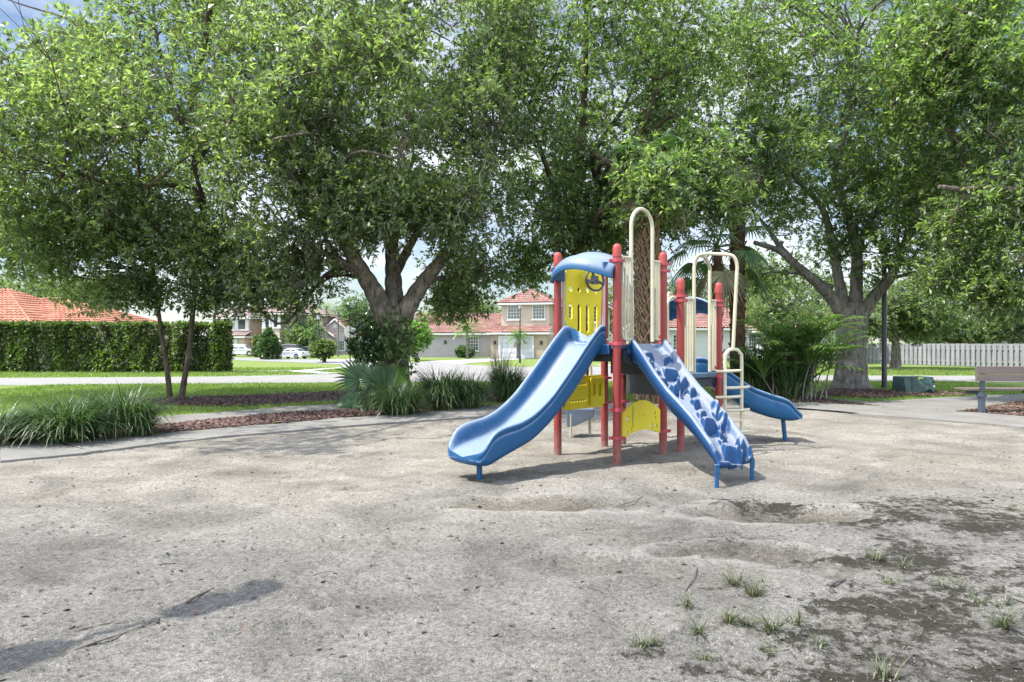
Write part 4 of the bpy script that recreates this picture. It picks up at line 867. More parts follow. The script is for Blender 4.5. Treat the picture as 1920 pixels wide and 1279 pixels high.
house('two_storey_house', 'two storey house with brown roof and shuttered windows above a garage', (X(405, d)*1.11, d*1.11, 0), radians(-12),
 [(0, 3.7, .6, 9, 0, 4.05, 'st_cream'), (-.3, 3.7, -.4, .8, 0, 2.0, 'st_cream'), (3.68, 6.0, 3.0, 9, 0, 4.0, 'st_grey')],  # grey wing: shaded side of the cream house, shade put into the colour
 [('hip', -1.5, 3.7, .6, 9, 4.1, 1.2, .35, 'tile_brown'), ('gaby', 1.6, 3.5, .45, 3, 4.1, .85, .25, 'tile_brown'), ('shed', -.3, 3.7, -.4, .65, 2.05, .6, .3, 'tile_brown'), ('hip', 3.68, 6.0, 3.0, 9, 4.05, .8, .3, 'tile_brown')],
 [('shuttered', 'f', 1.0, 2.85, .75, .95, .6), ('shuttered', 'f', 2.75, 2.85, .8, .95, .6), ('garage', 'f', 1.6, .02, 2.2, 1.55, -.4)]).scale = (1.11, 1.11, 1.11)
d = 80
house('grey_house', 'tall grey house with two narrow upper windows and white shutters', (X(491, d), d, 0), radians(-16),
 [(0, 2.4, 0, 9, 0, 4.9, 'st_cream'), (2.38, 4.4, 1.0, 9, 0, 4.85, 'st_grey')], [('hip', -.6, 4.6, 0, 9, 4.95, 1.4, .35, 'tile_brown')],
 [('shuttered', 'f', .75, 3.35, .42, 1.05, 0), ('shuttered', 'f', 1.9, 3.35, .42, 1.05, 0), ('band', 'f', 1.2, 2.1, 2.5, .12, 0)])
d = 98
house('grey_roofed_house', 'large house with dark grey roof behind the salmon gables', (X(575, d), d, 0), 0,
 [(0, 9.5, 0, 9, 0, 4.7, 'st_grey')], [('hip', 0, 9.5, 0, 9, 4.8, 2.5, .5, 'tile_grey')], [('window', 'f', 1.2, 3.1, .8, 1.2, 0), ('window', 'f', 6.2, 3.1, .8, 1.2, 0)])
d = 62
house('white_house', 'white walled house with red roof seen between the hoops', (X(1228, d), d, 0), radians(4),
 [(0, 12.5, 0, 10, 0, 2.75, 'st_white')], [('hip', 0, 12.5, 0, 10, 2.85, 2.3, .5, 'tile_red')],
 [('window', 'f', 2.2, .9, 1.0, 1.3, 0), ('window', 'f', 9.2, 1.0, .9, 1.2, 0), ('door', 'f', 8.0, .1, .8, 2.0, 0)])
d = 56
house('white_house', 'low white house end behind the feathery clump palm and thick trunk', (X(1460, d), d, 0), radians(-4),
 [(0, 6.6, 0, 9, 0, 2.5, 'st_white')], [('hip', 0, 6.6, 0, 9, 2.6, 1.6, .4, 'tile_salmon')], [('window', 'f', 1.5, .9, 1.0, 1.2, 0)])
d = 62
house('cream_house', 'cream house with a flat eave at the far right above the fence', (X(1850, d), d, 0), radians(6),
 [(0, 9, 0, 8, 0, 2.0, 'st_beige')], [('hip', 0, 9, 0, 8, 2.1, 1.3, .6, 'tile_grey')], [('window', 'f', 2.2, .8, 1.4, 1.0, 0)])
d = 43
house('orange_roofed_house', 'house with big orange tile roof behind the clipped hedge', (X(-170, d), d, 0), radians(0),
 [(0, 11.6, 0, 10, 0, 2.55, 'st_beige')], [('hip', 0, 11.6, 0, 10, 2.66, 1.95, .5, 'tile_orange'), ('hip', -4.6, 8.4, -1.2, 9, 2.70, 2.50, .5, 'tile_orange')], [('window', 'f', 3.0, .9, 1.1, 1.3, 0)])

# ------------------------------------------------------------------ cars
def paint(name, c, metal=.0):
    m, n, l, b = newmat(name); t = N(n, 'ShaderNodeTexCoord'); a = N(n, 'ShaderNodeTexNoise', Scale=3, Detail=5); l.new(t.outputs['Object'], a.inputs['Vector'])
    r = ramp(n, [(.3, c), (.7, tuple(x*.93 for x in c))]); l.new(a.outputs['Fac'], r.inputs[0]); l.new(r.outputs[0], b.inputs['Base Color']); b.inputs['Roughness'].default_value = .25; b.inputs['Coat Weight'].default_value = .7; b.inputs['Coat Roughness'].default_value = .05; b.inputs['Metallic'].default_value = metal; return m
M['car_white'] = paint('car_paint_white', (.72, .73, .75)); M['car_black'] = paint('car_paint_black', (.012, .013, .016)); M['car_silver'] = paint('car_paint_silver', (.45, .46, .48), .5); M['car_dark'] = paint('car_paint_dark_blue', (.03, .035, .05))
M['tyre'] = simple('tyre_rubber', (.015, .015, .016), (.025, .025, .025), scale=20, rough=.85); M['rim'] = simple('alloy_rim', (.45, .46, .48), (.35, .36, .38), scale=10, rough=.35, metal=.8)
M['tail'] = simple('tail_light_red', (.42, .02, .02), (.35, .015, .015), scale=8, rough=.2); M['head'] = simple('head_light', (.75, .77, .8), (.65, .67, .7), scale=8, rough=.1); M['plate'] = simple('number_plate', (.7, .7, .7), (.6, .6, .62), scale=6, rough=.4)
def car(label, loc, rz, scale, paintm, suv=False):
    """side profile along x (front at +x), width along y"""
    root = thing('parked_car', loc, label, 'car', 'cars parked on the street', rz); k = scale
    if suv: lo = [(-2.25, .45), (-2.3, .75), (-2.22, 1.05), (2.0, .98), (2.25, .80), (2.28, .5), (2.1, .35), (-2.1, .35)]; cab = [(-2.15, 1.03), (-1.98, 1.60), (-1.2, 1.69), (.25, 1.66), (.55, 1.55), (1.15, 1.02)]
    else: lo = [(-2.3, .5), (-2.33, .75), (-2.25, .98), (-1.6, 1.0), (1.0, .93), (1.95, .80), (2.28, .62), (2.25, .40), (2.1, .30), (-2.15, .30)]; cab = [(-1.75, .98), (-1.0, 1.38), (-.4, 1.46), (.2, 1.42), (.55, 1.28), (1.15, .93)]
    def loft(m, pr, ys):
        n = len(pr); rows = []
        for (y, zs, xs) in ys: rows.append([Vector((p[0]*xs*k, y*k, (pr0+(p[1]-pr0)*zs)*k)) for p in pr for pr0 in (min(q[1] for q in pr),)])
        m.grid(rows, wrap=True); nn = len(m.v); m.f.append(tuple(range(n-1, -1, -1))); m.f.append(tuple(nn-n+j for j in range(n)))
    b = MB(); loft(b, lo, [(-.88, .80, .965), (-.91, .93, .99), (-.80, 1.0, 1.0), (.80, 1.0, 1.0), (.91, .93, .99), (.88, .80, .965)]); body = b.build('body', M[paintm], root, world=False, angle=28, fixn=True, bevel=.04*k)
    c = MB(); loft(c, cab, [(-.76, .86, .95), (-.68, .98, .99), (.68, .98, .99), (.76, .86, .95)]); c.build('cabin', M[paintm], root, world=False, angle=28, fixn=True, bevel=.04*k)
    x0, x1 = cab[0][0], cab[-1][0]; zt, zb = max(p[1] for p in cab), cab[0][1]
    for sy in (-1, 1):
        for (fa, fb) in ((.10, .33), (.36, .60), (.62, .86)) if suv else ((.20, .47), (.50, .80)):
            xa, xb = lerp(x0, x1, fa), lerp(x0, x1, fb); za = lambda x: interp(x, [p[0] for p in cab], [p[1] for p in cab])
            P = [(xa+.04, zb+.06), (xb-.03, zb+.06), (xb-.03, max(zb+.1, zb+(za(xb)-zb)*.80)), (xa+.04, max(zb+.1, zb+(za(xa)-zb)*.80))]
            yy = lambda z: (.775-.10*(z-zb)/(zt-zb))*sy
            w = MB(); A = [Vector((p[0]*k, yy(p[1])*k, p[1]*k)) for p in P]; o_ = Vector((0, .02*k*sy, 0)); w.add([p+o_ for p in A]+[p-o_*2 for p in A], [(0, 1, 2, 3), (7, 6, 5, 4)]+[(i, (i+1) % 4, 4+(i+1) % 4, 4+i) for i in range(4)]); w.build('window', M['glass'], root, world=False, smooth=False, fixn=True)
    for (pa, pb_) in ((cab[-1], cab[-2]), (cab[0], cab[1])):
        sx = 1 if pa[0] > 0 else -1; nv = Vector((abs(pb_[1]-pa[1])*sx, 0, abs(pa[0]-pb_[0]))).normalized(); q = []
        for t, hw in ((.10, .66), (.92, .58)): x, z = lerp(pa[0], pb_[0], t), lerp(pa[1], pb_[1], t); q += [Vector((x*k, -hw*k, z*k)), Vector((x*k, hw*k, z*k))]
        w = MB(); o_ = nv*.03*k; q = [q[0], q[1], q[3], q[2]]; w.add([p+o_ for p in q]+[p-o_ for p in q], [(0, 1, 2, 3), (7, 6, 5, 4)]+[(i, (i+1) % 4, 4+(i+1) % 4, 4+i) for i in range(4)]); w.build('windscreen' if sx > 0 else 'rear_window', M['glass'], root, world=False, smooth=False, fixn=True)
    for sx in (-1.38, 1.38):
        for sy in (-1, 1):
            R = .36 if suv else .33; w = MB(); n = 24; cx_, cy_, cz_ = sx*k, sy*.80*k, R*k; prof = [(R*.62, -.11), (R*.95, -.11), (R, -.07), (R, .07), (R*.95, .11), (R*.62, .11)]
            w.grid([[Vector((cx_+r*k*cos(2*pi*j/n), cy_+y*k, cz_+r*k*sin(2*pi*j/n))) for j in range(n)] for r, y in prof], wrap=True); ty = w.build('wheel', M['tyre'], root, world=False, angle=40)
            r_ = MB(); r_.grid([[Vector((cx_+r*k*cos(2*pi*j/n), cy_+sy*y*k, cz_+r*k*sin(2*pi*j/n))) for j in range(n)] for r, y in ((R*.64, .10), (R*.60, .07), (R*.2, .085), (.01, .085))], wrap=True); ri = r_.build('rim', M['rim'], ty, world=False, angle=40)
            ar = MB(); ar.grid([[Vector((cx_+r*k*cos(t), cy_+sy*y*k, cz_+r*k*sin(t))) for t in np.linspace(0, pi, 13)] for r, y in ((R*1.0, .125), (R*1.13, .128), (R*1.16, .10))]); ar.build('wheel_arch', M['dark'], root, world=False)
    for sy in (-1, 1):
        MB().box((lo[1][0]*.985*k, sy*.66*k, (.86 if suv else .80)*k), (.10*k, .36*k, (.34 if suv else .16)*k)).build('tail_light', M['tail'], root, world=False, smooth=False, bevel=.02*k)
        MB().box((2.14*k, sy*.62*k, (.80 if suv else .66)*k), (.16*k, .34*k, .13*k)).build('headlight', M['head'], root, world=False, smooth=False, bevel=.02*k)
        MB().box((.78*k, sy*.93*k, (1.05 if suv else .98)*k), (.12*k, .2*k, .13*k)).build('mirror', M[paintm], root, world=False, smooth=False, bevel=.03*k)
    MB().box((lo[1][0]*k*1.0, 0, .62*k), (.03*k, .5*k, .13*k)).build('number_plate', M['plate'], root, world=False, smooth=False)
    MB().box((0, 0, .33*k), (3.9*k, 1.72*k, .14*k)).build('underbody', M['dark'], root, world=False, smooth=False)
    return root
d = 64.0; car('white sedan seen from its rear quarter at the street edge', (X(548, d), d, .012), radians(180-22), .70, 'car_white')
d = 75; car('white suv half hidden by the end of the hedge', (X(453, d), d, 0), radians(0), .80, 'car_white', True)
d = 72; car('black car parked just beyond the white sedan', (X(578, d), d, 0), radians(150), .78, 'car_black')
d = 76; car('dark suv behind the conical bush', (X(536, d), d, 0), radians(170), .82, 'car_dark', True)
d = 56; car('silver car seen under the big slide, tail light showing', (X(1146, d), d, .02), radians(12), .80, 'car_silver')

# ------------------------------------------------------------------ street furniture
def lamp(label, px, base_py, top_py, seed=0):
    d = CAMZ*FPX/(base_py-HY); H = Z(top_py, d); c = Vector((X(px, d), d, 0)); root = thing('street_lamp', c, label, 'street lamp', 'street lamps'); k = d/66
    p = MB(); p.lathe([(.10*k, -.1), (.10*k, .5), (.065*k, .6), (.05*k, H-.5*k)], c, 10); p.build('pole', M['dark'], root)
    h = MB(); h.lathe([(.06*k, H-.5*k), (.14*k, H-.46*k), (.17*k, H-.42*k)], c, 10); h.lathe([(.30*k, H-.10*k), (.22*k, H-.04*k), (.05*k, H)], c, 10)
    for i in range(4):
        a = i*pi/2+.4; h.tube([c+Vector((cos(a)*.15*k, sin(a)*.15*k, H-.44*k)), c+Vector((cos(a)*.25*k, sin(a)*.25*k, H-.09*k))], .018*k, 5)
    h.build('lantern', M['dark'], root, angle=40); MB().lathe([(.13*k, H-.42*k), (.23*k, H-.11*k)], c, 10).build('lamp_glass', M['head'], root)
lamp('black lantern post in front of the beige house garage', 975, 680.5, 571); lamp('black lantern post by the small gabled house', 597.5, 673, 591)
d = CAMZ*FPX/(729.5-HY); c = Vector((X(1658, d), d, 0)); lp_ = thing('lamp_post', c, 'tall black pole between the thick trunk and the utility box', 'lamp post')
MB().lathe([(.105, -.1), (.10, .1), (.085, .16), (.075, 4.6)], c, 16).build('pole', M['dark'], lp_)
hd = MB(); hd.lathe([(.08, 4.55), (.16, 4.62), (.19, 4.95), (.26, 5.0), (.05, 5.12)], c, 14); hd.build('lantern', M['dark'], lp_)
# street sign seen from behind
d = CAMZ*FPX/(692-HY); c = Vector((X(656.5, d), d, 0)); sg_ = thing('street_sign', c, 'octagonal sign on a grey post seen from behind at the corner', 'sign')
MB().box(c+Vector((0, 0, Z(611, d)/2)), (.075, .05, Z(611, d))).build('post', M['barkdark'] if False else simple('galvanised_post', (.16, .16, .15), (.12, .12, .11), scale=10, rough=.6, metal=.3), sg_, smooth=False, bevel=.008)
oc = [(.37*cos(pi/8+pi/4*i), .37*sin(pi/8+pi/4*i)) for i in range(8)]
MB().plate(oc, [], c+Vector((-.02, .05, Z(622, d))), Vector((.99, .12, 0)), UP, .012).build('sign_plate', simple('sign_back_aluminium', (.52, .51, .50), (.46, .45, .44), scale=6, rough=.5, metal=.2), sg_, smooth=False)
# white vinyl fence end seen at the hedge
d = 37.2; c = Vector((X(427, d), d, 0)); wf = thing('vinyl_fence', c, 'white vinyl fence mostly hidden inside the hedge end', 'fence')
b = MB(); b.box(c+Vector((0, 0, .95)), (.14, .14, 1.9)); b.box(c+Vector((0, 0, 1.93)), (.18, .18, .05)); b.build('post', M['whitepvc'], wf, smooth=False, bevel=.01)
b = MB()
for i in range(9): b.box(c+Vector((-.3-.26*i, .05, .95)), (.245, .03, 1.75))
b.box(c+Vector((-6, .05, 1.80)), (12, .06, .12)); b.box(c+Vector((-6, .05, .15)), (12, .06, .14)); b.build('panel', M['whitepvc'], wf, smooth=False)
# pale board fence on the right
M['fence'] = simple('weathered_white_boards', (.29, .29, .305), (.18, .18, .195), scale=2.2, rough=.8, bump=.3, bscale=20, bdist=.01, stretch=(3, 3, .5))
f0, f1 = Vector((X(1560, 54), 54, 0)), Vector((X(2250, 33.5), 33.5, 0)); fr = thing('board_fence', (f0+f1)/2, 'pale grey shadowbox board fence beyond the road on the right', 'fence')
dv = f1-f0; ln = dv.length; dn = dv.normalized(); nn = Vector((dn.y, -dn.x, 0)); an = math.atan2(dn.y, dn.x); fb = MB(); rr_ = random.Random(4); nb = int(ln/.165)
for i in range(nb):
    p = f0+dn*(i+.5)*.165+nn*(.045 if i % 2 else -.045); H = 1.45+rr_.uniform(-.015, .015); fb.box(p+Vector((0, 0, H/2+.03)), (.21, .022, H), Matrix.Rotation(an, 3, 'Z'))
fb.build('pickets', M['fence'], fr, smooth=False); rl = MB()
for z in (.35, 1.15): rl.box((f0+f1)/2+Vector((0, 0, z)), (ln, .06, .09), Matrix.Rotation(an, 3, 'Z'))
rl.build('rails', M['fence'], fr, smooth=False)
for i in range(int(ln/2.4)+1): MB().box(f0+dn*min(i*2.4, ln)-nn*.11+Vector((0, 0, .7)), (.1, .1, 1.4), Matrix.Rotation(an, 3, 'Z')).build('post', M['fence'], fr, smooth=False)
# utility box
M['utility'] = simple('utility_green', (.018, .050, .048), (.028, .062, .058), scale=3, rough=.45); M['sticker'] = simple('sticker_yellow_green', (.42, .55, .08), (.36, .48, .07), scale=10, rough=.5)
d = 21.2; c = Vector((X(1726, d), d+.4, 0)); ub = thing('utility_box', c, 'low dark green utility cabinet with a yellow green sticker', 'utility box')
w_, h_ = .92, .50; q = MB(); x0, x1 = -w_/2, w_/2
A = [(x0-.0, -.42, -.05), (x0+w_*.42, -.46, -.05), (x1, -.40, -.05), (x1+.02, .4, -.05), (x0, .4, -.05)]; Tp = [(x0+.0, -.34, h_), (x0+w_*.45, -.34, h_), (x1-.02, -.34, h_), (x1, .36, h_), (x0+.02, .36, h_)]
mid = (x0+w_*.70, -.60, .16)
vs = [c+Vector(p) for p in A+Tp+[mid]]; q.add(vs, [(0, 1, 6, 5), (1, 10, 6), (1, 2, 10), (2, 7, 10), (6, 10, 7), (2, 3, 8, 7), (3, 4, 9, 8), (4, 0, 5, 9), (5, 6, 7, 8, 9)])
q.build('cabinet', M['utility'], ub, smooth=False, fixn=True, bevel=.015)
b = MB(); b.box(c+Vector((x0+w_*.20, -.415, .25)), (.012, .02, .50)); b.build('door_seam', M['dark'], ub, smooth=False)
MB().box(c+Vector((x0+w_*.53, -.365, .465)), (.16, .02, .07)).build('sticker', M['sticker'], ub, smooth=False)
for (ox, oz, sx, sz, mm) in ((.86, .36, .05, .06, 'dark'), (.86, .22, .06, .06, 'plate'), (.74, .33, .02, .09, 'plate')): MB().box(c+Vector((x0+ox, -.425, oz)), (sx, .03, sz)).build('warning_label' if mm == 'plate' else 'hasp', M[mm], ub, smooth=False)
# bench on the right
M['bench'] = simple('recycled_plank', (.145, .112, .098), (.11, .085, .075), scale=5, rough=.7, bump=.2, bscale=40, bdist=.004, stretch=(.4, 3, 3)); M['benchleg'] = simple('bench_leg_blue_grey', (.06, .08, .11), (.045, .06, .085), scale=8, rough=.5)
d = CAMZ*FPX/(777-HY); bx_ = X(1844, d); bn = thing('park_bench', (bx_+.75, d, 0), 'grey brown plank bench on dark posts at the right edge', 'bench')
sc_ = d/FPX
for (y0_, y1_) in ((687, 700.5), (701.5, 714.5)): MB().box((X(1828, d)+1.0, d-.03, (Z(y0_, d)+Z(y1_, d))/2), (2.0, .05, Z(y0_, d)-Z(y1_, d))).build('back_plank', M['bench'], bn, smooth=False, bevel=.006)
for i in range(3): MB().box((X(1818, d)+1.0, d+.14+.16*i, Z(731, d)), (2.0, .15, .045)).build('seat_plank', M['bench'], bn, smooth=False, bevel=.006)
for xx in (bx_, bx_+1.28):
    b = MB(); b.box((xx, d+.06, Z(737, d)/2-.05), (.115, .09, Z(737, d)+.1)); b.box((xx-.01, d+.02, (Z(731, d)+Z(690, d))/2), (.10, .045, Z(690, d)-Z(731, d))); b.box((xx, d+.27, Z(737, d)-.01), (.09, .50, .07)); b.box((xx, d+.06, Z(742, d)), (.17, .12, .06))
    b.build('leg', M['benchleg'], bn, smooth=False, bevel=.008)
# small white meter posts
for (px, py, h, lab) in ((1019.5, 680, .45, 'small white utility stub on the lawn by the lantern'), (437, 668, .5, 'small white stub near the suv')):
    d = CAMZ*FPX/(py-HY); c = Vector((X(px, d), d, 0)); o = MB(); o.lathe([(.09, -.05), (.09, h), (.06, h+.05)], c, 8); tag(o.build('utility_stub', M['whitepvc']), lab, 'utility stub')

# unseen caster off to the left, shaped to throw the streak across the sand
c = Vector((-7.4, 0.9, 0)); pk = thing('shadow_caster', c, 'unseen shadow caster on a tall pole, added for the streak on the sand', 'shadow caster')
MB().lathe([(.09, -.2), (.07, 5.4)], c, 14).build('pole', M['dark'], pk)
cot = 1/math.tan(radians(SUN_EL)); off = Vector((-sdir.x, -sdir.y, 0)).normalized()*cot*5.2
g0, gm, g1, g2, g3 = [GV(*p, 5.2)-off for p in ((-160, 1290), (20, 1232), (140, 1205), (315, 1158), (515, 1092))]
am = MB(); am.tube(catmull([c+Vector((0, 0, 5.2)), g0, gm, g1, g2], 4), [.05]*4+[.10, .14, .16, .165, .165, .16, .15, .12, .05, .03, .025, .025, .025], 10); am.build('arm', M['dark'], pk)
MB().tube(catmull([g2, g2.lerp(g3, .25), g2.lerp(g3, .75), g3], 4), [.05, .10, .13, .14, .145, .15, .15, .15, .15, .15, .14, .12, .08], 12).build('caster_head', M['dark'], pk)

# ------------------------------------------------------------------ small things on the sand
def sand_weed(px, py, hgt, n, seed, label, spread=1.0):
    rs = np.random.RandomState(seed); x, y = G(px, py); z = sand_z(x, y); c = Vector((x, y, z)); k = 5; t = np.linspace(0, 1, k)[None]
    az = rs.rand(n)*2*pi; n = int(n*1.6); az = rs.rand(n)*2*pi; L = hgt*1.1*(.3+1.0*rs.rand(n)**1.5); ln = (.4+1.5*rs.rand(n))*spread; h = L[:, None]*(t-.25*t**2*ln[:, None]); r = L[:, None]*ln[:, None]*t**1.2*.8
    P = np.stack([x+np.cos(az)[:, None]*r+rs.normal(size=(n, 1))*.02, y+np.sin(az)[:, None]*r+rs.normal(size=(n, 1))*.02, z-.008+h], 2); V, F = strips(P, .0028*(.6+.9*rs.rand(n))[:, None]*np.array([.8, 1, .9, .6, .1])[None])
    o = np_mesh('weed_tuft', V, F, M['weed'], smooth=True); tag(o, label, 'weed', 'weeds growing in the sand'); return o
WE = [(1288, 1140, .11, 36, 'weed tuft with one long dry stalk beside it'), (1376, 1100, .15, 46, 'tall weed tuft with thin seed stalk'), (1415, 1118, .12, 60, 'widest weed tuft with arching blades'), (1365, 1168, .09, 44, 'low weed tuft below the tall one'), (1398, 1172, .09, 40, 'low weed tuft between two larger ones'), (1448, 1182, .13, 52, 'bushy weed tuft near the bottom right of its patch'), (1490, 1170, .12, 22, 'sparse wiry weed at the right of its patch'), (1310, 1190, .12, 26, 'sparse wiry weed at the left of its patch'), (1452, 1200, .04, 14, 'tiny sprout under the bushy tuft'), (1640, 1050, .10, 34, 'weed tuft at the edge of the dark soil'), (1700, 1063, .07, 30, 'flat weed in the dark soil'), (1668, 1095, .07, 30, 'flat weed below the soil edge tuft'), (1800, 1098, .06, 26, 'small weed in the broad dark soil'), (1880, 1180, .13, 44, 'leafy weed at the right frame edge'), (1655, 1272, .10, 36, 'weed tuft at the bottom edge'), (1205, 1215, .07, 44, 'flat dark weed, left of two near the bottom'), (1228, 1212, .06, 34, 'flat dark weed, right of two near the bottom'), (1895, 955, .05, 24, 'small weed far back at the right edge'), (1840, 970, .05, 20, 'small weed beside the far right soil patch'), (1445, 1225, .07, 26, 'small bright weed left of the brown streak'), (1835, 1130, .07, 22, 'thin weed between two pale patches'), (1533, 1210, .06, 18, 'thin weed above the brown streak'), (1765, 1100, .06, 20, 'pair of blades in the dark soil'), (1325, 1240, .05, 30, 'flat weed mat at the dark bottom patch'), (1890, 1130, .07, 18, 'wiry weed near the right edge')]
for i, (px, py, h, n, lab) in enumerate(WE): sand_weed(px, py, h, n, 300+i, lab)
def stick(p0, p1, r, label, bend=.0):
    a, b = GV(*p0), GV(*p1); a.z = sand_z(a.x, a.y)+r*.7; b.z = sand_z(b.x, b.y)+r*.9; m = (a+b)/2+Vector((bend, -bend, .006+abs(bend)*.2)); m.z = max(m.z, sand_z(m.x, m.y)+r*.7)
    o = MB(); Q = catmull([a, a.lerp(m, .5)+Vector((0, 0, .003)), m, b], 4); o.tube(Q, [r*(1-.45*i/(len(Q)-1)) for i in range(len(Q))], 6); tag(o.build('fallen_stick', M['stick']), label, 'stick', 'sticks lying on the sand')
for a in [((350, 1133), (400, 1104), .011, 'thick short stick beside the streak of shadow'), ((140, 1222), (300, 1166), .006, 'long thin stick along the shadow', .03), ((298, 1058), (330, 1054), .006, 'thin dark twig beyond the shadow'), ((585, 1080), (620, 1072), .004, 'wiry twig right of the shadow tip'), ((1150, 955), (1205, 935), .006, 'crooked thin branch in the hollow before the climbing wall', .04), ((1285, 1110), (1308, 1066), .006, 'upright dry stalk leaning over the weeds', .01), ((1553, 1106), (1585, 1092), .015, 'stubby bark piece right of the weeds'), ((1628, 1139), (1648, 1146), .008, 'reddish bark sliver in the pale sand'), ((1330, 951), (1350, 945), .006, 'small twig at the rim of the right hollow'), ((30, 1262), (65, 1250), .006, 'short twig at the bottom left corner'), ((1100, 1098), (1130, 1110), .004, 'hair thin twig in the middle of the sand'), ((470, 1180), (505, 1165), .004, 'hair thin twig near the thick stick')]: stick(*a)
rs = np.random.RandomState(77); n = 4200
y = 2.6+12.5*rs.rand(n)**1.15; x = (rs.rand(n)-.5)*1.7*y; P2 = np.stack([x, y], 1); ok = inpoly(P2, ring_in+[(13.5, -8), (-16.5, -8)]); x, y = x[ok], y[ok]; n = len(x)
z = sand_fields(x, y)[0]+.006; a = rs.rand(n)*2*pi; L = .008+.022*rs.rand(n)**3; w = L*(.25+.5*rs.rand(n)); ux = np.stack([np.cos(a), np.sin(a), rs.normal(size=n)*.25], 1)*L[:, None]; uy = np.stack([-np.sin(a), np.cos(a), rs.normal(size=n)*.35], 1)*w[:, None]; c3 = np.stack([x, y, z], 1)
tag(np_mesh('leaf_litter', np.stack([c3-ux, c3-uy, c3+ux, c3+uy], 1).reshape(-1, 3), np.arange(4*n).reshape(-1, 4), M['litter']), kind='stuff')
# lumps and shell grit on the near sand
n = 5000; y = 2.5+5.5*rs.rand(n)**1.5; x = (rs.rand(n)-.5)*1.7*y; z = sand_fields(x, y)[0]; r = .0025+.005*rs.rand(n)**3; a = rs.rand(n)*6.28
o4 = np.array([[1, 0, 0], [-.5, .87, 0], [-.5, -.87, 0], [0, 0, 1.1]]); ca, sa = np.cos(a), np.sin(a)
V = np.stack([np.stack([x+(o[0]*ca-o[1]*sa)*r, y+(o[0]*sa+o[1]*ca)*r, z+o[2]*r], 1) for o in o4], 1).reshape(-1, 3); b0 = np.arange(n)[:, None, None]*4; T3 = (np.array([[0, 1, 3], [1, 2, 3], [2, 0, 3]])[None]+b0).reshape(-1, 3)
M['grit'] = leafmat('shell_grit', [(0, (.20, .18, .15)), (.6, (.13, .125, .115)), (1, (.24, .23, .21))], rough=.8, trans=0)
tag(np_mesh('shell_grit', V, T3, M['grit']), kind='stuff')
# ------------------------------------------------------------------ trees
def rosettes(C, D, n_leaf, L, wd, rs, spread=1.0):
    """leaves radiating from points C around directions D -> vertices of pointed quads"""
    m = len(C); k = m*n_leaf
    c = np.repeat(C, n_leaf, 0); d = np.repeat(D, n_leaf, 0)
    v = rs.normal(size=(k, 3)); v /= np.linalg.norm(v, axis=1)[:, None]+1e-9
    a = d*.75+v*spread; a /= np.linalg.norm(a, axis=1)[:, None]+1e-9
    up = np.array([0, 0, 1.0])+rs.normal(size=(k, 3))*.55; s = np.cross(a, up); s /= np.linalg.norm(s, axis=1)[:, None]+1e-9
    nrm = np.cross(s, a)
    l = L*(.6+.7*rs.rand(k))[:, None]; w = l*wd; b = c+a*(l*.12)
    mid = b+a*l*.5+nrm*l*.06; tip = b+a*l-nrm*l*(.05+.12*rs.rand(k))[:, None]
    return np.stack([b, mid+s*w, tip, mid-s*w], 1).reshape(-1, 3)

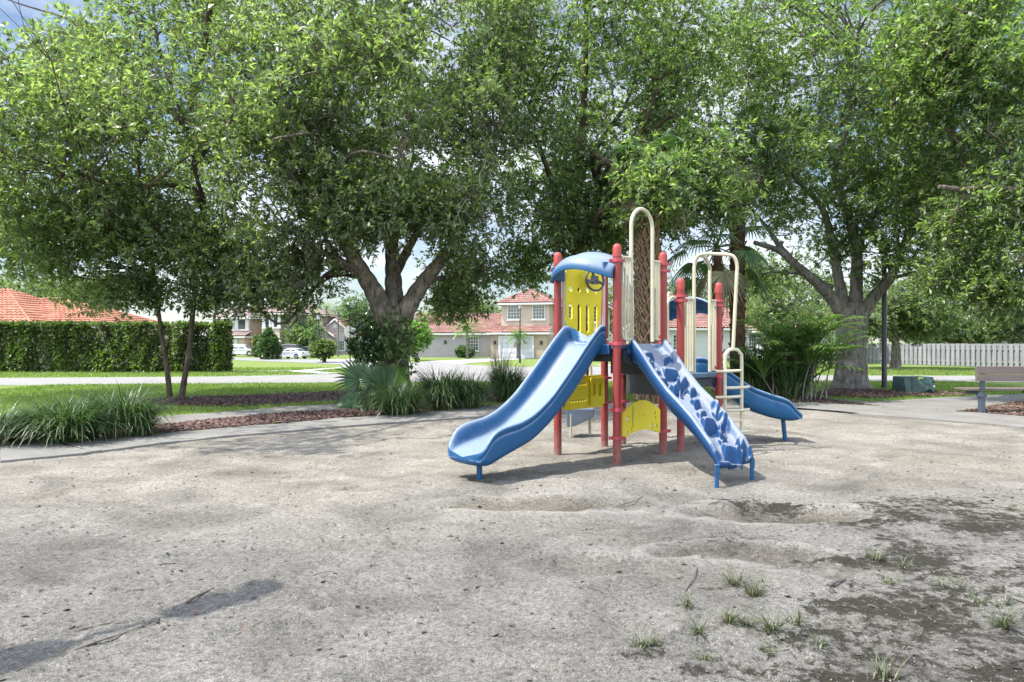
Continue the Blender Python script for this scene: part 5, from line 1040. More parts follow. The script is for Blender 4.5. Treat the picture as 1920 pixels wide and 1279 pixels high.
def make_tree(name, label, cat, group, base, limbs, blobs, n2, n3, per, nros, L, wd, seed, bark, leaf, holes=.38, flare=None, minz=None, twigr=.011, rosr=.30, bare=None):
    """limbs: list of ([points], r0, r1); blobs: (centre, (rx,ry,rz), weight)"""
    rs = np.random.RandomState(seed); rnd = random.Random(seed)
    root = thing(name, base, label, cat, group)
    tb = MB(); nodes = []; nr = []
    for pts, r0, r1 in limbs:
        Q = catmull(pts, 6); n = len(Q); Rr = []
        for i, p in enumerate(Q):
            t = i/(n-1); Rr.append(lerp(r0, r1, t**.8)*(1+.06*sin(i*2.1+seed)))
            if t > .3: nodes.append(p); nr.append(Rr[-1])
        tb.tube(Q, Rr, 12)
    if flare:
        r, h = flare; n = 18; rows = []
        for (zz, k) in [(-.08, 1.55), (.0, 1.42), (.10, 1.24), (.28, 1.1), (.6, 1.02), (h, .96)]:
            rows.append([Vector((base[0]+r*k*(1+(.11 if zz < .3 else .04)*sin(3*2*pi*j/n+seed)+.05*sin(5*2*pi*j/n))*cos(2*pi*j/n), base[1]+r*k*(1+(.11 if zz < .3 else .04)*sin(3*2*pi*j/n+seed))*sin(2*pi*j/n), zz)) for j in range(n)])
        tb.grid(rows, wrap=True)
    tw = sum(b[2] for b in blobs)
    def sample(n, shell):
        out = []
        while len(out) < n:
            x = rs.rand()*tw
            for c, r, w in blobs:
                x -= w
                if x <= 0: break
            v = rs.normal(size=3); v /= np.linalg.norm(v); v *= rs.rand()**shell
            p = np.array(c)+v*np.array(r)
            if minz and p[2] < minz: continue
            if vnoise(np.array([p*.62+seed*3.1]))[0] < holes and rs.rand() < .85: continue
            out.append(p)
        return np.array(out)
    def attach(T, rmin, rk, sides, segs, lift, up=None, endr=.4):
        nonlocal nodes, nr
        A = np.array([list(p) for p in nodes]); new = []; newr = []
        for p in T:
            dd = np.linalg.norm(A-p, axis=1)+np.maximum(0, A[:, 2]-p[2])*.8; i = int(np.argmin(dd)); q = A[i]; ln = np.linalg.norm(p-q)
            r = min(nr[i]*.75, rmin+rk*ln); j = rs.normal(size=(2, 3))*ln*.11
            P = [Vector(q), Vector(q+(p-q)*.33+j[0]+np.array([0, 0, lift*ln])), Vector(q+(p-q)*.7+j[1]+np.array([0, 0, lift*ln*.6])), Vector(p)]
            Q = catmull(P, segs); m = len(Q); Rr = [lerp(r, r*endr, s/(m-1)) for s in range(m)]
            tb.tube(Q, Rr, sides, cap=False)
            new.append((Q, Rr))
        for Q, Rr in new:
            for s in range(2, len(Q)): nodes.append(Q[s]); nr.append(Rr[s])
        return new
    attach(sample(n2, .45), .02, .014, 6, 4, .10)
    tips = attach(sample(n3, .40), twigr, .004, 4, 2, .06)
    C = []; D = []
    ctr = np.array([np.array(b[0])*b[2] for b in blobs]).sum(0)/tw
    for Q, Rr in tips:
        a, b = np.array(Q[-1]), np.array(Q[len(Q)//2]); d0 = unit(a-b)
        k = max(2, int(nros*(.5+rs.rand())))
        t = rs.rand(k, 1)**.6; p = b+(a-b)*t+np.clip(rs.normal(size=(k, 3)), -1.9, 1.9)*np.array([rosr, rosr, rosr*.75])
        C.append(p); D.append(unit(d0*.4+(p-a)*1.2+rs.normal(size=(k, 3))*.35+np.array([0, 0, .25])))
    C = np.concatenate(C); D = np.concatenate(D)
    V = rosettes(C, D, per, L, wd, rs)
    nf0 = len(tb.f)
    if bare:                      # tangles of dead pale twigs inside the crown
        A = np.array([list(p) for p in nodes]); sel = A[(A[:, 2] > bare[1]) & (A[:, 2] < bare[2])]
        for i in range(bare[0]):
            q = sel[rs.randint(len(sel))]
            for j in range(3):
                dv = unit(rs.normal(size=3)*np.array([1, .9, .55])+np.array([0, -.5, -.1])); ln = .5+.7*rs.rand()
                tb.tube(catmull([q, q+dv*ln*.4+rs.normal(size=3)*.08, q+dv*ln*.75+rs.normal(size=3)*.12+np.array([0, 0, -.08]), q+dv*ln+np.array([0, 0, -.25*rs.rand()])], 2), [.010, .009, .008, .007, .006, .005, .004], 4, cap=False)
    to = tb.build('trunk', bark, root, angle=60)
    if bare:
        to.data.materials.append(M['twig']); mi = np.zeros(len(to.data.polygons), np.int32); mi[nf0:] = 1; to.data.polygons.foreach_set('material_index', mi)
    np_mesh('crown', V, np.arange(len(V)).reshape(-1, 4), leaf, root)
    return root
def wp(*a): return [W(px, py, d) for px, py, d in a]
def blob(px, py, d, rx, ry, rd, w): return ((X(px, d), d, Z(py, d)), (rx*d/FPX, rd, ry*d/FPX), w)

# big oak-like tree left of the playset
gx0, gy0 = G(737, 747); d1 = gy0
make_tree('shade_tree', 'massive grey trunked shade tree with three spreading limbs behind the fan palm', 'tree', 'shade trees around the playground', (gx0, gy0, 0),
 [([Vector((gx0, gy0, -.1)), W(737, 690, d1), W(738, 640, d1), W(740, 575, d1)], .46, .40),
  (wp((728, 615, d1), (708, 560, d1-.2), (682, 515, d1-.5), (655, 470, d1-1.0), (620, 420, d1-1.6), (560, 350, d1-2.2), (500, 280, d1-2.6)), .36, .05),
  (wp((740, 600, d1+.1), (738, 540, d1+.2), (736, 490, d1+.4), (733, 430, d1+.3), (726, 360, d1), (716, 250, d1-.2), (712, 120, d1-.3), (705, -40, d1)), .31, .05),
  (wp((750, 605, d1), (775, 558, d1-.1), (805, 515, d1-.3), (835, 478, d1-.5), (862, 430, d1-.7), (895, 370, d1-1.0), (930, 280, d1-1.4)), .31, .05),
  (wp((742, 510, d1+.3), (768, 462, d1+.8), (790, 420, d1+1.3), (812, 370, d1+1.8), (850, 290, d1+2.4)), .16, .04),
  (wp((690, 525, d1-.4), (660, 500, d1-.8), (600, 470, d1-1.5), (540, 430, d1-2)), .14, .03),
  (wp((800, 525, d1), (840, 520, d1+.6), (890, 510, d1+1.2), (930, 500, d1+1.6)), .10, .03),
  (wp((733, 420, d1+.3), (700, 330, d1+1.5), (660, 240, d1+2.5), (620, 120, d1+3)), .15, .04)],
 [blob(720, 260, d1-.8, 265, 190, 5.4, 5), blob(720, 60, d1-.8, 300, 190, 5.6, 5), blob(560, 380, d1-1.2, 150, 130, 3.2, 2.2), blob(880, 380, d1-.5, 110, 130, 3.2, 1.6), blob(500, 180, d1-1, 160, 200, 3.4, 2), blob(870, 520, d1+2.0, 90, 55, 2.0, .8), blob(530, 505, d1-.8, 110, 70, 2.2, 1.1), blob(930, 180, d1, 110, 180, 3, 1.4), blob(740, -160, d1, 260, 120, 4.0, 1.6), blob(480, 420, d1+1, 110, 110, 2.4, 1.3), blob(480, 560, d1-.2, 70, 28, 1.2, .35), blob(860, 575, d1+2.6, 70, 22, 1.2, .25), blob(640, 150, d1-4.6, 230, 130, 2.6, 1.7), blob(680, 405, d1-2.8, 90, 60, 1.3, .8), blob(830, 395, d1-2.2, 90, 60, 1.4, .8), blob(745, 360, d1-2.8, 60, 60, 1.3, .6)],
 125, 1450, 8, 14, .155, .17, 11, M['bark'], M['leafA'], holes=.40, flare=(.46, 1.0), bare=(60, 4.5, 8.0))

# twin slender trunks on the left
gx0, gy0 = G(330, 746); d0 = gy0
make_tree('twin_trunk_tree', 'tree on two slender dark trunks standing in the red mulch strip', 'tree', 'shade trees around the playground', (gx0, gy0, 0),
 [([Vector((gx0-.16, gy0, -.1)), W(314, 700, d0), W(305, 640, d0), W(294, 560, d0), W(285, 480, d0+.2), (W(270, 380, d0+.4)), W(250, 250, d0+.8)], .082, .032),
  ([Vector((gx0+.14, gy0, -.1)), W(346, 710, d0), W(356, 650, d0), W(362, 580, d0), W(372, 480, d0), W(384, 390, d0-.3), W(368, 330, d0-.5), W(350, 240, d0-.6), W(300, 100, d0-.4), W(284, -20, d0)], .088, .042),
  (wp((382, 395, d0-.3), (360, 352, d0-1), (290, 348, d0-1.8), (210, 345, d0-2.4), (120, 330, d0-2.8)), .09, .03),
  (wp((350, 240, d0-.6), (250, 130, d0), (160, 50, d0+.5), (30, 5, d0+.8)), .09, .02),
  ([W(350, 240, d0-.6), Vector((-7.3, 16.5, 10.4)), Vector((-7.4, 13.5, 10.6)), Vector((-7.8, 11.0, 10.0)), Vector((-8.2, 9.2, 9.6))], .09, .03),
  (wp((362, 320, d0-.5), (420, 220, d0-.4), (450, 120, d0)), .08, .03)],
 [blob(200, 280, d0-.6, 230, 140, 4.8, 4), blob(330, 120, d0, 170, 170, 3.6, 2.6), blob(120, 170, d0, 140, 90, 3.0, 1.2), blob(60, 430, d0-1.2, 150, 95, 2.6, 2), blob(260, 420, d0-.8, 140, 75, 2.6, 1.6), blob(240, 545, d0-.3, 75, 32, 1.1, .5), blob(400, 470, d0-.6, 75, 75, 2.0, .9), blob(400, 550, d0-.2, 50, 30, 1.0, .3), blob(350, -60, d0, 150, 90, 3, .9), blob(-120, 280, d0, 130, 200, 3.4, 1.6), blob(150, 555, d0+3, 60, 22, 1.5, .25), blob(330, 170, d0-4.6, 220, 130, 2.4, 1.0), ((-7.8, 10.3, 9.3), (3.8, 2.2, 1.1), 1.5)],  # last blob is unseen overhang, added for its shade on the sand
 120, 1260, 8, 13, .155, .17, 23, M['barkdark'], M['leafA'], holes=.45, twigr=.010, bare=(75, 4.0, 7.5))

# tree behind the playset
gx0, gy0 = G(1088, 744); d2 = gy0+1.5; 
make_tree('shade_tree', 'shade tree with dark trunk rising right behind the blue hood of the playset', 'tree', 'shade trees around the playground', (X(1088, d2), d2, 0),
 [([Vector((X(1088, d2), d2, -.1)), W(1088, 640, d2), W(1086, 540, d2), W(1080, 440, d2), W(1085, 340, d2), W(1092, 240, d2), W(1098, 120, d2), W(1100, -40, d2)], .30, .06),
  (wp((1083, 470, d2), (1110, 420, d2-.6), (1150, 350, d2-1.2), (1200, 250, d2-1.8), (1240, 150, d2-2)), .16, .04),
  (wp((1082, 440, d2), (1050, 380, d2-.6), (1020, 300, d2-1.2), (990, 200, d2-1.6)), .15, .04),
  (wp((1086, 330, d2), (1130, 260, d2+1), (1180, 180, d2+2), (1210, 60, d2+2.4)), .12, .03)],
 [blob(1090, 260, d2, 190, 170, 4.4, 4), blob(1100, 60, d2, 230, 170, 4.6, 4), blob(1020, 410, d2-.8, 110, 85, 2.6, 1.4), blob(1170, 410, d2-.6, 120, 80, 2.6, 1.5), blob(985, 500, d2+1.0, 50, 45, 1.6, .4), blob(1250, 330, d2-1.2, 90, 120, 2.6, 1.3), blob(1270, 130, d2-.6, 110, 150, 3.2, 1.6), blob(1100, -140, d2, 200, 100, 4, 1.4), blob(1130, 470, d2+1.2, 100, 50, 2, .7), blob(1225, 360, d2-4.6, 75, 85, 1.1, .9), blob(1330, 330, d2-3.6, 70, 110, 1.2, .8)],
 90, 1080, 8, 14, .155, .17, 37, M['barkdark'], M['leafB'], holes=.36, flare=(.28, .8))

# tree on the right
gx0, gy0 = G(1597, 729); d3 = gy0
make_tree('shade_tree', 'thick pale trunked shade tree beside the black lamp pole and green utility box', 'tree', 'shade trees around the playground', (gx0, gy0, 0),
 [([Vector((gx0, gy0, -.1)), W(1596, 690, d3), W(1596, 640, d3), W(1600, 570, d3)], .50, .47),
  (wp((1586, 600, d3), (1560, 560, d3-.2), (1525, 525, d3-.4), (1490, 495, d3-.7), (1460, 470, d3-1.0), (1415, 455, d3-1.4)), .25, .07),
  (wp((1492, 497, d3-.7), (1462, 462, d3-.7), (1440, 430, d3-.6), (1400, 380, d3-.5)), .13, .04),
  (wp((1590, 600, d3+.1), (1577, 545, d3+.2), (1566, 490, d3+.3), (1555, 430, d3+.2), (1538, 385, d3), (1505, 350, d3-.3), (1470, 310, d3-.5)), .22, .05),
  (wp((1603, 590, d3), (1606, 530, d3), (1606, 470, d3-.1), (1590, 400, d3), (1565, 330, d3), (1572, 290, d3-.2), (1600, 200, d3-.3), (1610, 80, d3)), .24, .05),
  (wp((1612, 600, d3-.1), (1640, 555, d3-.3), (1668, 522, d3-.6), (1690, 470, d3-1.0), (1720, 400, d3-1.5), (1760, 330, d3-2)), .25, .06),
  (wp((1560, 540, d3+.3), (1510, 515, d3+1), (1450, 510, d3+1.8), (1410, 515, d3+2.2)), .09, .03),
  (wp((1604, 470, d3), (1640, 400, d3+.8), (1690, 330, d3+1.6), (1730, 220, d3+2.2)), .15, .04)],
 [blob(1600, 330, d3, 215, 130, 4.6, 4), blob(1560, 130, d3, 240, 170, 5.0, 4.6), blob(1430, 320, d3-1, 110, 120, 3.0, 1.6), blob(1750, 380, d3-1, 150, 110, 3.4, 2.2), blob(1760, 200, d3, 150, 180, 4.2, 2.4), blob(1680, 470, d3-1.2, 90, 60, 2.2, .8), blob(1430, 520, d3+3, 60, 40, 2, .4), blob(1600, 490, d3+.5, 55, 45, 1.6, .35), blob(1420, 100, d3, 120, 140, 3.8, 1.5), blob(1560, -90, d3, 240, 90, 4, 1.2), blob(1830, 480, d3-.6, 90, 80, 2.6, 1.0)],
 110, 1120, 8, 13, .165, .17, 51, M['barkgrey'], M['leafB'], holes=.37, flare=(.50, 1.0), twigr=.012, bare=(60, 5.0, 9.0))

# big tree rooted beyond the right edge, its limbs reach into the frame
d4 = 17.5
make_tree('shade_tree', 'bright green tree whose heavy limbs reach in from the right edge', 'tree', 'shade trees around the playground', (X(2150, d4), d4, 0),
 [([Vector((X(2150, d4), d4, -.1)), W(2145, 560, d4), W(2130, 420, d4), W(2110, 250, d4), W(2100, 60, d4)], .42, .1),
  (wp((2135, 470, d4), (2030, 380, d4-.2), (1935, 325, d4-.3), (1870, 332, d4-.4), (1820, 355, d4-.5), (1760, 350, d4-.6)), .20, .05),
  (wp((2120, 330, d4), (2000, 260, d4), (1900, 210, d4), (1820, 150, d4), (1760, 100, d4)), .17, .04),
  (wp((1935, 328, d4-.3), (1900, 345, d4), (1850, 348, d4+.3), (1800, 300, d4+.6)), .10, .03)],
 [blob(1850, 150, d4, 150, 170, 3.2, 3), blob(1900, 430, d4-.4, 120, 130, 2.4, 2.4), blob(1760, 60, d4, 90, 110, 2.6, 1.3), blob(2060, 250, d4, 160, 250, 3.4, 2.4), blob(1880, -40, d4, 160, 90, 3, 1.3), blob(1800, 520, d4+.2, 90, 45, 1.6, .6), blob(1900, 560, d4, 70, 45, 1.4, .5)],
 70, 850, 8, 13, .15, .17, 67, M['bark'], M['leafB'], holes=.38, flare=(.42, .9))

# smaller background trees: crown blobs on a short trunk
def bgtree(label, px, base_py, tpx, top_py, low_py, wpx, seed, leaf='leafC', name='background_tree', n=230, L=.30, d=None, group='trees beyond the road', rd=None, per=7, nros=9):
    d = d or CAMZ*FPX/(base_py-HY); s = d/FPX
    base = Vector((X(px, d), d, 0)); cy = (top_py+low_py)/2; ry = (low_py-top_py)/2
    rt = max(.09, tpx*s/2); rd = rd or wpx*s*.45
    limbs = [([base-Vector((0, 0, .1)), W(px+2, (base_py*.5+low_py*.5), d), W(px, low_py-8, d), W(px-3, cy, d)], rt, rt*.35),
             (wp((px, low_py, d), (px-wpx*.2, cy+ry*.3, d-.4), (px-wpx*.35, cy, d-.8)), rt*.5, .03), (wp((px, low_py-2, d), (px+wpx*.2, cy+ry*.3, d+.3), (px+wpx*.35, cy, d+.6)), rt*.5, .03)]
    blobs = [blob(px, cy, d, wpx*.36, ry, rd, 2), blob(px-wpx*.28, cy+ry*.25, d-.3, wpx*.24, ry*.7, rd*.8, 1), blob(px+wpx*.28, cy+ry*.2, d+.3, wpx*.24, ry*.75, rd*.8, 1)]
    return make_tree(name, label, 'tree', group, base, limbs, blobs, 26, n, per, nros, L, .2, seed, M['bark'], M[leaf], holes=.36, twigr=.02, rosr=.36*L/.2)
bgtree('grey green tree with single trunk standing before the pale fence', 1678, 692, 22, 520, 640, 250, 71, n=520, L=.2)
bgtree('broad olive tree behind the middle of the pale fence', 1790, 682, 14, 520, 652, 210, 72, n=460, L=.27, d=60)
bgtree('tree standing beyond the fence above the bench', 1900, 684, 14, 520, 650, 190, 73, n=440, L=.26, d=56)
bgtree('tree with open branches behind the feathery clump palm', 1500, 676, 12, 480, 640, 210, 74, n=230, L=.28, d=50)
bgtree('distant rounded tree behind the orange tiled roof', 95, 668, 16, 520, 600, 230, 75, n=300, L=.36, d=66)
bgtree('dark tree between the grey houses and the big shade tree', 690, 664, 12, 540, 640, 120, 76, leaf='leafD', n=190, L=.34, d=88)
bgtree('bushy tree left of the salmon roofed house', 572, 668, 10, 588, 662, 60, 77, leaf='leafB', n=160, L=.26, d=80)
bgtree('tree behind the white walled house, right of the twin hoops', 1420, 668, 12, 470, 630, 150, 78, n=260, L=.34, d=76, leaf='leafB')
bgtree('distant tree between the red roofs and the big limbs', 880, 662, 10, 548, 640, 150, 79, n=200, L=.4, d=100)
bgtree('distant tree behind the steering wheel panel', 1110, 662, 10, 520, 640, 170, 80, n=200, L=.4, d=100)
bgtree('distant tree behind the climbing wall', 1270, 662, 10, 500, 640, 180, 81, n=220, L=.4, d=95)
bgtree('distant tree at the far left behind the hedge', -60, 662, 12, 470, 640, 180, 82, n=240, L=.36, d=72)

# ---- shrubs made of leaves
def bush(label, px, base_py, wpx, top_py, seed, leaf='leafD', name='shrub', L=.13, n=900, shape='round', group='shrubs along the street', per=7, d=None, stems=5, cat='shrub', low=0.0):
    d = d or CAMZ*FPX/(base_py-HY); s = d/FPX; rs = np.random.RandomState(seed)
    base = Vector((X(px, d), d, 0)); H = Z(top_py, d); R = wpx*s/2
    root = thing(name, base, label, cat, group)
    st = MB()
    v = unit(rs.normal(size=(n, 3)))*(rs.rand(n, 1)**.35)
    t = (v[:, 2]+1)/2
    if shape == 'cone': k = 1.25*(1-t)**.75+.12
    elif shape == 'box': v = np.clip(v*1.6, -1, 1); t = (v[:, 2]+1)/2; k = np.ones(n)
    else: k = np.ones(n)
    C = np.stack([base.x+v[:, 0]*R*k, base.y+v[:, 1]*R*k, low*H+t*H*(1-low)+.02], 1)
    C += rs.normal(size=(n, 3))*R*.08
    keep = (vnoise(C*(1.6/max(R, .3))+seed) > .34) | (rs.rand(n) < .35); C = C[keep]; C[:, 2] = np.maximum(C[:, 2], .03)
    D = unit(C-np.array([base.x, base.y, H*.4]))
    V = rosettes(C, D, per, L, .26, rs)
    for i in range(stems):
        c = C[rs.randint(len(C))]
        st.tube(catmull([base+Vector((rs.normal()*R*.12, rs.normal()*R*.12, -.02)), Vector((lerp(base.x, c[0], .4), lerp(base.y, c[1], .4), max(c[2]*.6, .1))), Vector(c)], 3), [.03*R+.008]*3+[.015*R+.004]*4, 5)
    st.build('stem', M['barkdark'], root)
    np_mesh('foliage', V, np.arange(len(V)).reshape(-1, 4), M[leaf], root)
    return root
bush('dark conical bush beside the white sedan', 504, 674, 42, 618, 101, shape='cone', L=.26, n=700)
bush('olive green arching bush between the suv and the conical bush', 487, 670, 24, 630, 102, leaf='leafH', L=.3, n=500)
bush('small many stemmed street tree on the lawn corner', 608, 680, 46, 640, 103, leaf='leafH', L=.2, n=600, low=.25, stems=9)
bush('clipped square hedge block behind the black car', 594, 671, 22, 649, 104, leaf='leafH', L=.2, n=420, shape='box')
bush('round clipped shrub by the lilac wall', 818, 668, 34, 652, 105, L=.22, n=420)
bush('low dark shrub left of the round clipped shrub', 788, 669, 34, 657, 106, L=.22, n=380)
bush('dark shrub under the feathery palm by the lilac house', 872, 671, 36, 650, 107, L=.22, n=420)
bush('light green young tree beside the big trunk', 778, 676, 62, 606, 108, leaf='leafY', L=.26, n=620, low=.28, stems=4, name='young_tree', cat='tree', group='shrubs along the street')
bush('shrub against the white wall behind the twin hoops', 1318, 672, 26, 652, 109, leaf='leafB', L=.22, n=300)
bush('leafy shrub climbing around the base of the big trunk', 742, 753, 80, 588, 110, leaf='leafB', L=.16, n=190, name='trunk_shrub', low=.12, stems=16, group=None)
bush('loose dark sapling left of the big trunk with blackish leaves', 690, 752, 70, 600, 111, leaf='leafD', L=.17, n=130, low=.4, stems=10, name='sapling', group=None)

# hedge on the left
def hedge():
    x0, x1 = X(-330, 36.6), X(424, 36.2); d = 36.4; H = 2.56; rs = np.random.RandomState(9)
    root = thing('hedge', ((x0+x1)/2, d, 0), 'long clipped green hedge in front of the orange tiled house', 'hedge')
    n = 11500; dep = 1.3
    x = x0+(x1-x0)*rs.rand(n); f = rs.rand(n)
    y = np.where(f < .62, d-dep/2+np.abs(rs.normal(size=n))*.16, d-dep/2+dep*rs.rand(n)); z = np.where(f > .8, H-np.abs(rs.normal(size=n))*.10, H*rs.rand(n))
    end = rs.rand(n) < .06; x = np.where(end, x1-np.abs(rs.normal(size=n))*.15, x); y = np.where(end, d-dep/2+dep*rs.rand(n), y)
    # the bushes that make it up bulge and leave darker gaps between them
    k = fbm(np.stack([x*1.5, z*.5, y*0], 1), 3); y = y+(.5-k)*1.0*(y < d); z = np.minimum(z, H+.05*rs.normal(size=n)+(k-.5)*.35); C = np.stack([x, y, np.maximum(z, .06)], 1)
    C = C[(k > .36) | (rs.rand(n) < .45)]
    D = unit(np.stack([rs.normal(size=len(C))*.3, -np.ones(len(C)), .45+rs.normal(size=len(C))*.3], 1))
    V = rosettes(C, D, 7, .19, .24, rs); np_mesh('foliage', V, np.arange(len(V)).reshape(-1, 4), M['leafH'], root)
    b = MB(); xx = x0
    while xx < x1-.2:
        xx += .35+.3*rs.rand(); b.tube([(xx, d+rs.normal()*.15, -.05), (xx+rs.normal()*.1, d+rs.normal()*.15, H*.5), (xx+rs.normal()*.15, d+rs.normal()*.2, H*.9)], [.05, .04, .02], 5)
    b.build('stem', M['barkdark'], root)
hedge()

# ------------------------------------------------------------------ strap-leaf clumps, palms
def strap_clump(label, px, py, wpx, top_py, n, seed, leaf='strap', name='grass_clump', group='strap leaved grass clumps', w=.011, droop=1.0, d=None, stiff=.0):
    d = d or CAMZ*FPX/(py-HY); s = d/FPX; rs = np.random.RandomState(seed); R = wpx*s/2; H = Z(top_py, d)
    c = Vector((X(px, d), d+R*.35, 0)); root = thing(name, c, label, 'ornamental grass', group)
    r0 = R*.42*np.sqrt(rs.rand(n)); a0 = rs.rand(n)*2*pi; az = a0+rs.normal(size=n)*.7
    bx, by = c.x+np.cos(a0)*r0, c.y+np.sin(a0)*r0*.8
    L = H*(.95+.55*rs.rand(n)); el = np.radians(np.clip(84-34*(r0/(R*.42+1e-6))*rs.rand(n)-rs.rand(n)*18, 30, 88)); dr = droop*(.9+1.3*rs.rand(n)); k = 6
    t = np.linspace(0, 1, k)[None]; e = el[:, None]-dr[:, None]*t**1.5*1.15
    st = (L/(k-1))[:, None]; dx = np.cos(e)*st; dz = np.sin(e)*st
    hx = np.concatenate([np.zeros((n, 1)), np.cumsum(dx[:, :-1], 1)], 1); hz = np.concatenate([np.zeros((n, 1)), np.cumsum(dz[:, :-1], 1)], 1)
    kx = R*1.25/np.maximum(hx.max(), 1e-3); hx *= min(1, kx) if kx < 1 else 1
    hz = np.maximum(hz, .015+.02*rs.rand(n, 1))
    P = np.stack([bx[:, None]+np.cos(az)[:, None]*hx, by[:, None]+np.sin(az)[:, None]*hx, hz], 2)
    wv = w*(.7+.6*rs.rand(n))[:, None]*np.array([.7, 1, 1, .85, .55, .12])[None]
    V, F = strips(P, wv); np_mesh('leaf_blades', V, F, M[leaf], root, smooth=True)
    m = max(20, n//14); i = rs.randint(0, n, m)
    P2 = P[i]*1.0; P2[..., 2] *= .55; V, F = strips(P2, wv[i]); np_mesh('dry_blades', V, F, M['palmdead'], root, smooth=True)
    return root
for (lab, px, py, wp_, tp, n, sd) in [
 ('largest drooping grass clump at the left end of the kerb path', 95, 836, 215, 752, 620, 1), ('grass clump at the left frame edge beside the path', -25, 838, 150, 765, 380, 2), ('upright grass clump on the right end of the left row', 215, 822, 160, 733, 560, 3),
 ('grass clump rising behind the left row of clumps', 130, 808, 150, 740, 340, 4), ('small grass clump closing the left row by the red mulch', 258, 822, 70, 768, 150, 5),
 ('dense grass clump below the fan palm', 742, 782, 125, 722, 520, 6), ('grass clump just right of the big trunk base', 826, 771, 130, 692, 520, 7), ('grass clump beside the sprouting bird nest leaves', 878, 769, 100, 704, 420, 8), ('spiky grass clump left of the wave slide', 952, 756, 95, 683, 460, 9), ('low grass clump between the trunk shrub and the kerb', 690, 772, 60, 735, 160, 10)]:
    strap_clump(lab, px, py, wp_, tp-6, int(n*1.7), sd, w=.0085, droop=1.15)
strap_clump('tall coarse grass clump right of the tube ladder', 1432, 748, 130, 655, 700, 21, name='tall_grass_clump', w=.014, droop=.7)
strap_clump('tall grass tuft between ladder and clump palm', 1490, 752, 90, 672, 420, 22, name='tall_grass_clump', w=.014, droop=.75)
strap_clump('wispy grass tuft behind the wave slide with bare stems', 938, 752, 50, 655, 120, 23, name='tall_grass_clump', leaf='palmdead', w=.008, droop=.5)
def broad_leaves(label, px, py, top_py, n, seed, spread=.5, w=.055):
    d = CAMZ*FPX/(py-HY); rs = np.random.RandomState(seed); H = Z(top_py, d); c = Vector((X(px, d), d, 0)); root = thing('broad_leaf_plant', c, label, 'plant')
    k = 6; t = np.linspace(0, 1, k)[None]; az = rs.rand(n)*2*pi; L = H*(.6+.45*rs.rand(n)); lean = spread*(.4+.7*rs.rand(n))
    h = L[:, None]*t; r = L[:, None]*lean[:, None]*t**1.4
    P = np.stack([c.x+np.cos(az)[:, None]*r, c.y+np.sin(az)[:, None]*r, h*(1-.12*t)], 2); V, F = strips(P, w*np.array([.35, .8, 1, .9, .6, .05])[None]*np.ones((n, 1)))
    np_mesh('leaf_blades', V, F, M['leafY' if seed % 2 else 'palm'], root, smooth=True)
broad_leaves('broad pale leaves sprouting among the clumps, taller of two', 842, 764, 680, 7, 31)
broad_leaves('low pair of lime leaves just right of the trunk shrub', 778, 766, 700, 5, 33)

def fan_mesh(b, hub, axis, nrm, R, nseg, rs, arc=pi*1.25, droop=.25, w=.03, split=.45):
    """one fan leaf: pleated segments from a hub; returns (paths, widths)"""
    axis = Vector(axis).normalized(); nrm = Vector(nrm); nrm = (nrm-axis*nrm.dot(axis)).normalized(); side = nrm.cross(axis)
    V = []; F = []
    for i in range(nseg):
        a = -arc/2+arc*(i+.5)/nseg; dirv = axis*cos(a)+side*sin(a); per = nrm.cross(dirv).normalized()
        L = R*(.72+.28*cos(a*.75))*(.94+.12*rs.rand()); hw = L*split*sin(arc/nseg/2)*1.06; bo = len(V)
        for (t, wv) in [(0.04, .12), (split, 1.0), (.72, .72), (1.0, .06)]:
            p = Vector(hub)+dirv*(L*t)+Vector((0, 0, -droop*L*t*t*t))+nrm*(.03*L*t)
            V += [p-per*hw*wv, p+nrm*(.025*R*t), p+per*hw*wv]
        for j in range(3):
            q = bo+3*j; F += [(q, q+1, q+4, q+3), (q+1, q+2, q+5, q+4)]
    b.add(V, F)
def fan_palm(label, px, py, seed):
    rs = np.random.RandomState(seed); d = CAMZ*FPX/(py-HY); c = Vector((X(px, d), d, 0)); root = thing('fan_palm', c, label, 'palm')
    sp = MB()
    L = [((676, 712), (-.62, -.15, .62), (.25, -1, .35), .62), ((722, 735), (.05, -.1, 1), (.3, -1, .1), .72), ((676, 745), (-.75, -.4, -.15), (.1, -.75, .8), .5), ((698, 760), (-.3, -.8, -.25), (0, -.6, .9), .45), ((738, 728), (.35, -.1, .95), (-.5, -.9, .2), .6), ((660, 752), (-.9, 0, -.2), (.2, -.5, .9), .45), ((712, 742), (.2, -.6, .7), (0, -.9, .5), .5), ((702, 716), (-.2, .2, .9), (.1, -1, .2), .5)]
    for i, (p, ax, nr_, R) in enumerate(L):
        b = MB(); hub = W(p[0], p[1], d-.1*(i % 3)); hub.z = max(hub.z, .12); R = R*1.12
        fan_mesh(b, hub, ax, nr_, R, 26, rs, arc=pi*1.35 if i not in (1, 4) else pi*.55, droop=.12, split=.55); b.build('fan_leaf', M['fan'] if i != 4 else M['leafY'], root, smooth=False)
        sp.tube(catmull([c+Vector((rs.normal()*.05, rs.normal()*.05, 0)), (c+hub)/2+Vector((0, 0, .12)), hub], 4), .012, 5)
    sp.build('stalks', M['palm'], root)
fan_palm('low fan palm with big blue green fans left of the big trunk', 716, 764, 5)

